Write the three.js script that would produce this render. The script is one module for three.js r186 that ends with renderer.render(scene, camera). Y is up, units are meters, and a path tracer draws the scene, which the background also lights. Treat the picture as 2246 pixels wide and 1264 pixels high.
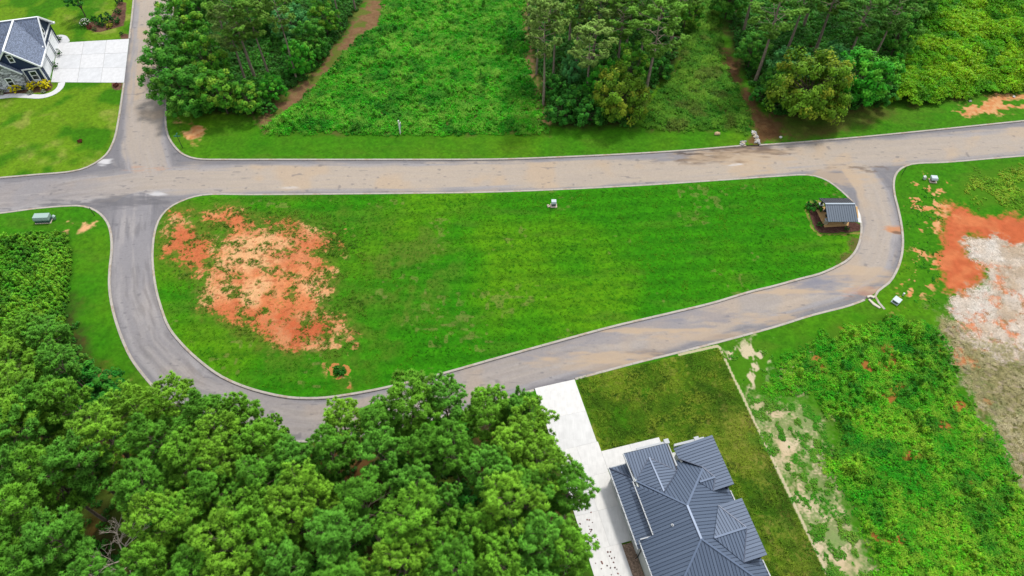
import * as THREE from 'three';
import { mergeGeometries } from 'three/addons/utils/BufferGeometryUtils.js';
import { RoundedBoxGeometry } from 'three/addons/geometries/RoundedBoxGeometry.js';

// ---------------------------------------------------------------- camera, sky, sun, exposure
const CAM_H = 70, PITCH = THREE.MathUtils.degToRad(52), FOCAL = 1497, PW = 2246, PH = 1264;
const scene = new THREE.Scene();
const camera = new THREE.PerspectiveCamera(2 * Math.atan(PH / 2 / FOCAL) * 180 / Math.PI, PW / PH, 1, 6000);
camera.position.set(0, CAM_H, 0);
camera.lookAt(0, CAM_H - Math.sin(PITCH), -Math.cos(PITCH));
const renderer = new THREE.WebGLRenderer({ antialias: true });
renderer.toneMapping = THREE.LinearToneMapping;
renderer.toneMappingExposure = 1.36;
renderer.shadowMap.enabled = true;
const SUN_DIR = new THREE.Vector3(0.28, 1, -0.5).normalize();
{ // bright, thinly overcast sky
  const W = 256, Hh = 128, d = new Float32Array(W * Hh * 4);
  for (let y = 0; y < Hh; y++) for (let x = 0; x < W; x++) {
    const up = ((y + 0.5) / Hh - 0.5) * Math.PI, ro = ((x + 0.5) / W - 0.5) * 2 * Math.PI;
    const vx = Math.cos(ro) * Math.cos(up), vy = Math.sin(up), vz = Math.sin(ro) * Math.cos(up);
    const c = Math.max(0, vx * SUN_DIR.x + vy * SUN_DIR.y + vz * SUN_DIR.z);
    const g = 0.56 + 0.27 * Math.max(0, vy) + 0.55 * Math.pow(c, 6);
    const o = (y * W + x) * 4, low = vy < 0 ? 0.35 : 1;
    d[o] = g * 0.94 * low; d[o + 1] = g * 0.985 * low; d[o + 2] = g * 1.06 * low; d[o + 3] = 1;
  }
  const t = new THREE.DataTexture(d, W, Hh, THREE.RGBAFormat, THREE.FloatType);
  t.mapping = THREE.EquirectangularReflectionMapping; t.magFilter = THREE.LinearFilter; t.needsUpdate = true;
  scene.background = t; scene.environment = t;
}
const sun = new THREE.DirectionalLight(new THREE.Color(1, 0.955, 0.88), 2.55);
sun.position.copy(SUN_DIR).multiplyScalar(200).add(new THREE.Vector3(0, 0, -70));
sun.target.position.set(0, 0, -70);
sun.castShadow = true; sun.shadow.radius = 15; sun.shadow.mapSize.set(4096, 4096);
Object.assign(sun.shadow.camera, { left: -130, right: 130, top: 130, bottom: -130, near: 1, far: 500 });
scene.add(sun, sun.target);

// ---------------------------------------------------------------- small tools
function rng(seed) { let s = seed >>> 0; return () => { s = (s + 0x6d2b79f5) | 0; let t = Math.imul(s ^ (s >>> 15), 1 | s); t = (t + Math.imul(t ^ (t >>> 7), 61 | t)) ^ t; return ((t ^ (t >>> 14)) >>> 0) / 4294967296; }; }
// surveyed photograph coordinates -> a point of the place at height h
function at(px, py, h = 0) {
  const x = (px - PW / 2) / FOCAL, y = -(py - PH / 2) / FOCAL, c = Math.cos(PITCH), s = Math.sin(PITCH);
  const t = (h - CAM_H) / (y * c - s);
  return new THREE.Vector3(x * t, h, -(c + y * s) * t);
}
const P2 = (list, h = 0) => list.map(([x, y]) => { const p = at(x, y, h); return [p.x, p.z]; });
const lerp = (a, b, t) => a + (b - a) * t, clamp01 = (x) => x < 0 ? 0 : x > 1 ? 1 : x;
const sstep = (a, b, x) => { const t = clamp01((x - a) / (b - a)); return t * t * (3 - 2 * t); };
const HASH = new Float32Array(65536); { const r = rng(77); for (let i = 0; i < 65536; i++) HASH[i] = r(); }
const h2 = (x, y) => HASH[((x & 255) | ((y & 255) << 8))];
function vn(x, y) {
  const ix = Math.floor(x), iy = Math.floor(y); let fx = x - ix, fy = y - iy;
  fx = fx * fx * (3 - 2 * fx); fy = fy * fy * (3 - 2 * fy);
  const a = h2(ix, iy), b = h2(ix + 1, iy), c = h2(ix, iy + 1), d = h2(ix + 1, iy + 1);
  return a + (b - a) * fx + (c - a) * fy + (a - b - c + d) * fx * fy;
}
function fbm(x, y, n = 4) { let s = 0, a = 0.5, t = 0; for (let i = 0; i < n; i++) { s += a * vn(x, y); t += a; a *= 0.5; const q = x * 1.73 + y * 1.02 + 13.7; y = y * 1.73 - x * 1.02 + 7.3; x = q; } return s / t; }
const names = new Map();
function numbered(n) { const k = names.get(n) ?? 0; names.set(n, k + 1); return k ? n + '_' + String(k).padStart(3, '0') : n; }
const ILL = 1.75; // what a flat open surface receives: base colours are the seen colours over this
const lin = (c) => c <= 0.04045 ? c / 12.92 : Math.pow((c + 0.055) / 1.055, 2.4);
const enc = (c) => c <= 0.0031308 ? c * 12.92 : 1.055 * Math.pow(c, 1 / 2.4) - 0.055;
const alb = (r, g, b, k = 1) => [lin(r / 255) / ILL * k, lin(g / 255) / ILL * k, lin(b / 255) / ILL * k];
const col = (r, g, b, k = 1) => new THREE.Color().setRGB(...alb(r, g, b, k));
const mat = (r, g, b, rough = 0.9, extra = {}) => new THREE.MeshStandardMaterial({ color: col(r, g, b), roughness: rough, ...extra });
function shadowed(m) { m.castShadow = m.receiveShadow = true; return m; }
function part(name, geo, m, parent, label) {
  const o = shadowed(new THREE.Mesh(geo, m)); o.name = parent === scene ? numbered(name) : partName(parent, name);
  if (label) o.userData.label = label; parent.add(o); return o;
}
const partCounts = new WeakMap();
function partName(parent, name) { if (!partCounts.has(parent)) partCounts.set(parent, {}); const c = partCounts.get(parent); c[name] = (c[name] ?? -1) + 1; return c[name] ? name + '_' + String(c[name]).padStart(3, '0') : name; }
function thing(name, label, category, pos = [0, 0, 0], turn = 0, group) {
  const o = new THREE.Group(); o.name = numbered(name); o.position.set(...pos); o.rotation.y = turn; o.userData = { label, category };
  if (group) o.userData.group = group; scene.add(o); return o;
}
function tag(o, label, category, group, kind) { Object.assign(o.userData, { label, category }); if (group) o.userData.group = group; if (kind) o.userData.kind = kind; return o; }
function struct(name, geo, m, label) { const o = shadowed(new THREE.Mesh(geo, m)); o.name = numbered(name); o.userData = { kind: 'structure', label: label || name.replace(/_/g, ' '), category: name.replace(/_/g, ' ') }; scene.add(o); return o; }
function box(w, h, d, x = 0, y = 0, z = 0, ry = 0) { const g = new THREE.BoxGeometry(w, h, d); if (ry) g.rotateY(ry); g.translate(x, y, z); return g; }
function rbox(w, h, d, x = 0, y = 0, z = 0, r = 0.03) { const g = new RoundedBoxGeometry(w, h, d, 2, Math.min(r, w / 2.1, h / 2.1, d / 2.1)); g.translate(x, y, z); return g; }
function cyl(r0, r1, h, x = 0, y = 0, z = 0, n = 12) { const g = new THREE.CylinderGeometry(r1, r0, h, n); g.translate(x, y + h / 2, z); return g; }
function merge(list) { const l = list.map((g) => { const q = g.index ? g.toNonIndexed() : g; for (const k of Object.keys(q.attributes)) if (!['position', 'normal', 'uv'].includes(k)) q.deleteAttribute(k); if (!q.attributes.uv) q.setAttribute('uv', new THREE.BufferAttribute(new Float32Array(q.attributes.position.count * 2), 2)); return q; }); return mergeGeometries(l); }
// a bar between two points
function bar(a, b, r0, r1 = r0, n = 6) {
  const d = new THREE.Vector3().subVectors(b, a), L = d.length(), g = new THREE.CylinderGeometry(r1, r0, L, n, 1);
  g.translate(0, L / 2, 0); g.applyQuaternion(new THREE.Quaternion().setFromUnitVectors(new THREE.Vector3(0, 1, 0), d.normalize())); g.translate(a.x, a.y, a.z); return g;
}
function beam(a, b, w, h) { // square-section member
  const d = new THREE.Vector3().subVectors(b, a), L = d.length(), g = new THREE.BoxGeometry(w, h, L); g.translate(0, 0, L / 2);
  const m = new THREE.Matrix4().lookAt(b, a, new THREE.Vector3(0, 1, 0)); g.applyMatrix4(m); g.translate(a.x, a.y, a.z); return g;
}
// a slab over a plan polygon [[a,b]...] between two height functions; map(a,b,h) -> Vector3
function slab(poly, lo, hi, map) {
  let area = 0; for (let i = 0; i < poly.length; i++) { const [x0, y0] = poly[i], [x1, y1] = poly[(i + 1) % poly.length]; area += x0 * y1 - x1 * y0; }
  const pl = area < 0 ? poly.slice().reverse() : poly;
  const tris = THREE.ShapeUtils.triangulateShape(pl.map(([x, y]) => new THREE.Vector2(x, y)), []);
  const pos = [], uv = [], put = (p, u, v) => { pos.push(p.x, p.y, p.z); uv.push(u, v); };
  const T = pl.map(([a, b]) => map(a, b, hi(a, b))), B = pl.map(([a, b]) => map(a, b, lo(a, b)));
  const e1 = new THREE.Vector3(), e2 = new THREE.Vector3();
  let flip = false; if (tris.length) { const [i, j, k] = tris[0]; e1.subVectors(T[j], T[i]); e2.subVectors(T[k], T[i]); flip = e1.cross(e2).y < 0; }
  for (let [i, j, k] of tris) { if (flip) [j, k] = [k, j]; put(T[i], ...pl[i]); put(T[j], ...pl[j]); put(T[k], ...pl[k]); put(B[i], ...pl[i]); put(B[k], ...pl[k]); put(B[j], ...pl[j]); }
  for (let i = 0; i < pl.length; i++) { const j = (i + 1) % pl.length, L = Math.hypot(pl[j][0] - pl[i][0], pl[j][1] - pl[i][1]); const q = flip ? [[T, i, 0, 1], [T, j, L, 1], [B, j, L, 0], [T, i, 0, 1], [B, j, L, 0], [B, i, 0, 0]] : [[T, i, 0, 1], [B, j, L, 0], [T, j, L, 1], [T, i, 0, 1], [B, i, 0, 0], [B, j, L, 0]]; for (const [S, n, u, v] of q) put(S[n], u, v); }
  const g = new THREE.BufferGeometry(); g.setAttribute('position', new THREE.Float32BufferAttribute(pos, 3)); g.setAttribute('uv', new THREE.Float32BufferAttribute(uv, 2)); g.computeVertexNormals(); return g;
}
function clipHalf(poly, axis, value, keepGreater) { // Sutherland-Hodgman against one line
  const out = [], s = keepGreater ? 1 : -1, f = (p) => s * (p[axis] - value);
  for (let i = 0; i < poly.length; i++) { const a = poly[i], b = poly[(i + 1) % poly.length], fa = f(a), fb = f(b); if (fa >= 0) out.push(a); if ((fa > 0 && fb < 0) || (fa < 0 && fb > 0)) { const t = fa / (fa - fb); out.push([lerp(a[0], b[0], t), lerp(a[1], b[1], t)]); } }
  return out;
}
const polyArea = (p) => { let a = 0; for (let i = 0; i < p.length; i++) { const q = p[(i + 1) % p.length]; a += p[i][0] * q[1] - q[0] * p[i][1]; } return a / 2; };
const inPoly = (p, x, y) => { let c = false; for (let i = 0, j = p.length - 1; i < p.length; j = i++) if ((p[i][1] > y) !== (p[j][1] > y) && x < (p[j][0] - p[i][0]) * (y - p[i][1]) / (p[j][1] - p[i][1]) + p[i][0]) c = !c; return c; };
function sdPoly(p, x, y) { // > 0 inside
  let d = 1e9; for (let i = 0, j = p.length - 1; i < p.length; j = i++) { const ex = p[j][0] - p[i][0], ey = p[j][1] - p[i][1], wx = x - p[i][0], wy = y - p[i][1], t = clamp01((wx * ex + wy * ey) / (ex * ex + ey * ey + 1e-9)); d = Math.min(d, (wx - ex * t) ** 2 + (wy - ey * t) ** 2); }
  return inPoly(p, x, y) ? Math.sqrt(d) : -Math.sqrt(d);
}
function smooth(pts, step, closed = false) { // pts [[x,z]] -> evenly spaced
  const c = new THREE.CatmullRomCurve3(pts.map(([x, z]) => new THREE.Vector3(x, 0, z)), closed, 'centripetal'); c.arcLengthDivisions = 1200;
  const n = Math.max(2, Math.round(c.getLength() / step)); const q = c.getSpacedPoints(n).map((v) => [v.x, v.z]); if (closed) q.pop(); return q;
}
function canvasTex(w, h, draw) { const c = document.createElement('canvas'); c.width = w; c.height = h; draw(c.getContext('2d'), w, h); const t = new THREE.CanvasTexture(c); t.colorSpace = THREE.SRGBColorSpace; t.wrapS = t.wrapT = THREE.RepeatWrapping; return t; }
function dataTex(w, h, f, srgb = false) { const d = new Uint8Array(w * h * 4); for (let y = 0, o = 0; y < h; y++) for (let x = 0; x < w; x++, o += 4) { const c = f(x, y); d[o] = c[0]; d[o + 1] = c[1]; d[o + 2] = c[2]; d[o + 3] = 255; } const t = new THREE.DataTexture(d, w, h); t.magFilter = THREE.LinearFilter; t.wrapS = t.wrapT = THREE.RepeatWrapping; if (srgb) t.colorSpace = THREE.SRGBColorSpace; t.needsUpdate = true; return t; }
// ---------------------------------------------------------------- surveyed lines (kerbs), plan coordinates
const islandPts = P2([[445, 429], [560, 428], [700, 427], [900, 425], [1050, 423], [1200, 418], [1400, 408], [1600, 395], [1700, 388], [1772, 385], [1800, 391], [1822, 402], [1856, 430], [1874, 450], [1885, 472], [1889, 492], [1889, 510], [1885, 532], [1877, 551], [1861, 570], [1834, 586], [1797, 602], [1754, 613], [1700, 628], [1646, 641], [1562, 666], [1487, 684], [1342, 718], [1216, 752], [1100, 784], [980, 818], [926, 832], [829, 855], [762, 867], [708, 874], [646, 874], [600, 867], [538, 850], [484, 826], [441, 795], [403, 760], [371, 720], [352, 671], [342, 633], [335, 578], [335, 549], [339, 514], [350, 481], [371, 457], [409, 438]]);
const northA = P2([[380, -30], [380, 0], [377, 60], [372, 130], [364, 237], [363, 266], [368, 296], [379, 317], [401, 339], [430, 349], [500, 351], [600, 351], [829, 351], [1100, 350], [1240, 345], [1369, 339], [1500, 331], [1622, 321], [1636, 320]]);
const northB = P2([[1664, 319], [1700, 317], [1861, 304], [2049, 286], [2246, 266], [2330, 258]]);
const nwA = P2([[296, -30], [293, 0], [289, 40], [285, 73], [284, 86]]);
const nwB = P2([[272, 183], [269, 204], [261, 258], [253, 299], [246, 318], [234, 339], [210, 358], [183, 371], [151, 378], [81, 384], [0, 391], [-80, 398]]);
const southA = P2([[-80, 476], [0, 469], [81, 458.5], [148, 453], [178, 453], [204, 460], [223, 473], [237, 492], [244, 519], [245, 551], [241, 590], [240, 629], [245, 668], [254, 704], [269, 747], [288, 787], [317, 827], [344, 857], [380, 886], [430, 915], [490, 941], [550, 958], [619, 968], [700, 968], [800, 956], [900, 934], [1000, 907], [1060, 889], [1125, 870], [1171, 857]]);
const southB = P2([[1261, 833], [1396, 797], [1498, 772], [1598, 746], [1700, 718], [1780, 693], [1861, 672], [1896, 659]]);
const southC = P2([[1940, 680], [1927, 665], [1919, 652], [1922, 644], [1931, 635], [1950, 621], [1969, 589], [1978, 557], [1980, 527], [1977, 495], [1970, 460], [1962, 428], [1960, 401], [1966, 381], [1979, 369], [2001, 361], [2076, 357], [2184, 348], [2246, 343], [2330, 336]]);
const K = 1.1;
const island = smooth(islandPts, K, true), nA = smooth(northA, K), nB = smooth(northB, K), wA = smooth(nwA, K), wB = smooth(nwB, K), sA = smooth(southA, K), sB = smooth(southB, K), sC = smooth(southC, K);
const sCroad = sC.filter((p, i) => i > 2);
const ZN = -150, XW = -118, XE = 118, ZS = -6;
const north = [...nA, ...nB, [XE, nB[nB.length - 1][1]], [XE, ZN], [nA[0][0], ZN]];
const northwest = [...wA, ...wB, [XW, wB[wB.length - 1][1]], [XW, ZN], [wA[0][0], ZN]];
const south = [...sA, ...sB, ...sCroad, [XE, sC[sC.length - 1][1]], [XE, ZS], [XW, ZS], [XW, sA[0][1]]];

// ---------------------------------------------------------------- painted ground: what each surface is made of
const R = {}; // named areas of the ground, plan polygons
const area = (n, l) => (R[n] = P2(l));
area('clayMain', [[455, 590], [490, 560], [520, 545], [560, 530], [600, 515], [650, 515], [690, 555], [712, 590], [716, 640], [700, 680], [745, 705], [757, 730], [700, 755], [640, 765], [600, 752], [560, 722], [500, 700], [455, 682], [450, 650], [470, 620]]);
area('clayWest', [[370, 505], [380, 470], [405, 465], [412, 490], [430, 520], [462, 530], [455, 570], [446, 602], [420, 590], [385, 572], [370, 540]]);
area('clayTop', [[455, 472], [500, 460], [540, 475], [545, 500], [520, 515], [500, 490], [465, 485]]);
area('clayTop2', [[578, 480], [640, 482], [652, 492], [610, 500]]);
area('clayBits', [[640, 520], [670, 510], [730, 500], [770, 488], [775, 500], [740, 520], [770, 570], [745, 610], [720, 640], [700, 600], [650, 560]]);
area('clayBits2', [[690, 740], [770, 725], [800, 748], [790, 770], [750, 800], [765, 850], [730, 850], [700, 800]]);
area('clayUp', [[505, 490], [560, 500], [620, 482], [715, 500], [745, 545], [700, 575], [640, 575], [520, 560], [470, 605], [452, 570], [480, 530]]);
area('clayRed', [[560, 690], [640, 700], [700, 690], [757, 725], [700, 755], [640, 762], [600, 750]]);
area('dryGrass', [[430, 455], [700, 450], [900, 490], [960, 560], [900, 680], [840, 790], [740, 860], [600, 800], [480, 720], [420, 620], [360, 540], [370, 460]]);
area('mulchKiosk', [[1772, 450], [1790, 445], [1840, 480], [1889, 490], [1889, 508], [1850, 511], [1800, 513], [1788, 502], [1776, 470]]);
area('sod', [[1261, 833], [1575, 763], [1630, 880], [1720, 1070], [1812, 1264], [1830, 1320], [1300, 1320], [1317, 993]]);
area('sodBrown', [[1560, 900], [1632, 890], [1725, 1080], [1815, 1264], [1760, 1264], [1650, 1040], [1600, 980]]);
area('redClay', [[2068, 490], [2085, 455], [2115, 450], [2140, 478], [2200, 470], [2246, 480], [2300, 480], [2300, 580], [2200, 545], [2125, 520], [2118, 560], [2155, 585], [2168, 610], [2130, 640], [2085, 645], [2062, 610], [2060, 540]]);
area('straw', [[2120, 525], [2180, 518], [2246, 545], [2320, 560], [2320, 780], [2200, 800], [2120, 760], [2090, 700], [2090, 655], [2130, 640], [2166, 612], [2155, 580], [2125, 560]]);
area('hay', [[2050, 690], [2095, 700], [2150, 740], [2320, 760], [2320, 1160], [2246, 1080], [2200, 1000], [2150, 900], [2100, 850], [2080, 780]]);
area('sandA', [[1640, 870], [1700, 882], [1775, 875], [1822, 955], [1800, 1000], [1780, 1030], [1850, 1090], [1885, 1180], [1920, 1290], [1820, 1290], [1720, 1080], [1655, 940]]);
area('sandB', [[1690, 830], [1725, 800], [1775, 798], [1760, 820], [1720, 835]]);
area('pathA', [[560, 255], [640, 195], [690, 160], [750, 85], [800, 10], [820, -40], [900, -40], [860, 10], [840, 60], [790, 100], [740, 150], [690, 210], [640, 265], [570, 300]]);
area('pathB', [[1575, 95], [1600, 105], [1625, 170], [1650, 205], [1690, 260], [1740, 300], [1700, 312], [1660, 318], [1640, 318], [1650, 280], [1620, 200], [1590, 150]]);
area('barkStrip', [[1140, -20], [1165, -20], [1165, 130], [1185, 215], [1205, 270], [1185, 270], [1160, 200], [1145, 100]]);
area('clayCorner', [[395, 255], [440, 255], [445, 285], [430, 325], [405, 300]]);
area('clayEast', [[2075, 240], [2150, 225], [2180, 210], [2246, 205], [2330, 200], [2330, 240], [2246, 245], [2150, 252], [2080, 258]]);
area('dirtShadeTint', [[1700, 255], [1850, 235], [1960, 235], [1960, 260], [1850, 285], [1720, 310]]);
area('rightVerge', [[1965, 400], [2040, 390], [2080, 470], [2070, 560], [2060, 680], [1990, 700], [1950, 640], [1985, 540]]);
area('woods', [[0, 660], [160, 640], [215, 830], [235, 885], [420, 935], [560, 985], [760, 985], [950, 940], [1165, 890], [1200, 960], [1280, 1180], [1310, 1330], [-60, 1330], [-60, 660]]);
area('woodsTopL', [[378, 0], [370, 120], [366, 225], [440, 250], [560, 255], [640, 200], [690, 165], [750, 90], [800, 10], [810, -60], [385, -60]]);
area('woodsTopM', [[1150, -60], [1160, 100], [1195, 265], [1250, 285], [1390, 280], [1425, 215], [1490, 130], [1520, -60]]);
area('woodsTopR', [[1560, -60], [1600, 90], [1650, 200], [1700, 260], [1830, 250], [1940, 235], [1990, 100], [2060, -60]]);
area('weedsMid', [[600, 298], [560, 290], [600, 262], [650, 225], [700, 180], [760, 105], [830, 50], [850, -60], [1150, -60], [1160, 120], [1190, 230], [1210, 298], [1050, 300], [850, 300]]);
area('weedsGap', [[1405, 288], [1430, 215], [1490, 140], [1520, -60], [1590, -60], [1590, 130], [1630, 220], [1655, 275], [1640, 300], [1600, 285], [1500, 292]]);
area('kudzu', [[1930, 225], [1990, 110], [2060, -60], [2340, -60], [2340, 205], [2246, 205], [2160, 212], [2060, 232], [1980, 240]]);
area('weedsWest', [[-60, 520], [60, 512], [148, 512], [158, 545], [160, 620], [150, 700], [180, 800], [215, 860], [120, 880], [-60, 900]]);
area('weedsEast', [[1660, 860], [1700, 800], [1790, 745], [1870, 715], [1950, 690], [2040, 700], [2090, 790], [2110, 850], [2160, 915], [2210, 1010], [2260, 1090], [2310, 1170], [2310, 1310], [1915, 1310], [1880, 1180], [1850, 1095], [1785, 1030], [1805, 1000], [1825, 955], [1780, 870], [1700, 878]]);
area('weedsThin', [[1640, 870], [1575, 770], [1650, 755], [1700, 760], [1690, 820], [1670, 870]]);
area('weedsNE', [[2085, 420], [2140, 375], [2246, 362], [2330, 355], [2330, 480], [2246, 475], [2190, 455], [2150, 465], [2120, 440]]);
area('vergeSE', [[1575, 765], [1700, 725], [1880, 670], [1930, 690], [1870, 715], [1780, 745], [1690, 800], [1600, 790]]);
area('lotNW', [[-60, 210], [120, 205], [265, 190], [255, 300], [210, 360], [0, 392], [-60, 392]]);
area('dirtSW', [[225, 830], [255, 850], [262, 885], [236, 890]]);
area('bedNW', [[185, 55], [205, 45], [235, 55], [262, 0], [278, 8], [272, 58], [250, 63], [215, 72], [190, 66]]);
area('bedHouse', [[-20, 195], [30, 180], [110, 180], [118, 188], [112, 200], [95, 205], [60, 205], [0, 210]]);
area('mulchRingA', [[246, 182], [262, 181], [270, 186], [268, 196], [255, 200], [245, 194]]);
area('mulchRingB', [[263, 78], [275, 74], [284, 76], [282, 86], [270, 88], [262, 84]]);
area('ringBush', [[722, 805], [745, 797], [768, 805], [770, 822], [748, 836], [724, 828]]);
area('bushSpot', [[730, 808], [745, 802], [760, 808], [762, 820], [746, 829], [730, 824]]);
area('clayTransf', [[140, 492], [165, 483], [170, 492], [150, 500], [185, 486], [200, 484], [205, 495], [185, 505], [170, 512]]);
area('olive', [[800, 520], [1000, 480], [1010, 600], [900, 720], [820, 700]]);
area('kioskEdge', [[1866, 520], [1885, 525], [1880, 550], [1855, 578], [1800, 600], [1850, 570]]);
area('rightBits', [[1990, 400], [2070, 395], [2078, 470], [2050, 560], [2060, 600], [2000, 690], [1960, 690], [1975, 640], [2000, 560], [1990, 470]]);

class Field { // signed distance to an area on a half-metre grid
  constructor(name, cell = 0.6) {
    const p = R[name], pad = 4; let x0 = 1e9, x1 = -1e9, z0 = 1e9, z1 = -1e9; for (const [x, z] of p) { x0 = Math.min(x0, x); x1 = Math.max(x1, x); z0 = Math.min(z0, z); z1 = Math.max(z1, z); }
    this.x0 = x0 - pad; this.z0 = z0 - pad; this.c = cell; this.nx = Math.ceil((x1 - x0 + 2 * pad) / cell) + 1; this.nz = Math.ceil((z1 - z0 + 2 * pad) / cell) + 1;
    this.d = new Float32Array(this.nx * this.nz);
    for (let j = 0; j < this.nz; j++) for (let i = 0; i < this.nx; i++) this.d[j * this.nx + i] = sdPoly(p, this.x0 + i * cell, this.z0 + j * cell);
  }
  at(x, z) {
    const u = (x - this.x0) / this.c, v = (z - this.z0) / this.c, i = Math.floor(u), j = Math.floor(v);
    if (i < 0 || j < 0 || i >= this.nx - 1 || j >= this.nz - 1) return -9;
    const a = u - i, b = v - j, k = j * this.nx + i, d = this.d;
    return (d[k] * (1 - a) + d[k + 1] * a) * (1 - b) + (d[k + this.nx] * (1 - a) + d[k + this.nx + 1] * a) * b;
  }
}
const F = {}; for (const n of Object.keys(R)) F[n] = new Field(n);
const C = (r, g, b) => [lin(r / 255), lin(g / 255), lin(b / 255)];
const PAL = {
  grassA: C(56, 138, 8), grassB: C(102, 154, 16), grassC: C(98, 124, 40), grassD: C(26, 104, 8), lotA: C(108, 148, 26), lotB: C(146, 160, 66), lotC: C(66, 126, 12),
  sodA: C(74, 112, 18), sodB: C(112, 140, 30), sodC: C(54, 84, 14), sodD: C(142, 134, 66), brown: C(112, 92, 58), darkSoil: C(74, 58, 36), clay: C(228, 140, 90), clayL: C(240, 184, 132), clayR: C(206, 108, 68), clayD: C(178, 94, 54), sand: C(212, 186, 146), sandL: C(228, 210, 178),
  straw: C(200, 180, 160), strawL: C(226, 212, 196), hay: C(158, 150, 102), hayD: C(112, 112, 66), litter: C(66, 50, 34), litterR: C(116, 74, 48), weed: C(44, 92, 14), weedL: C(86, 132, 26), mulch: C(82, 54, 48), mulchL: C(116, 84, 74), path: C(150, 118, 84), pathD: C(104, 68, 46), dry: C(150, 138, 84), dirt: C(196, 150, 100),
};
const tmp = [0, 0, 0];
const mix3 = (o, c, t) => { o[0] += (c[0] - o[0]) * t; o[1] += (c[1] - o[1]) * t; o[2] += (c[2] - o[2]) * t; };
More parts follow.
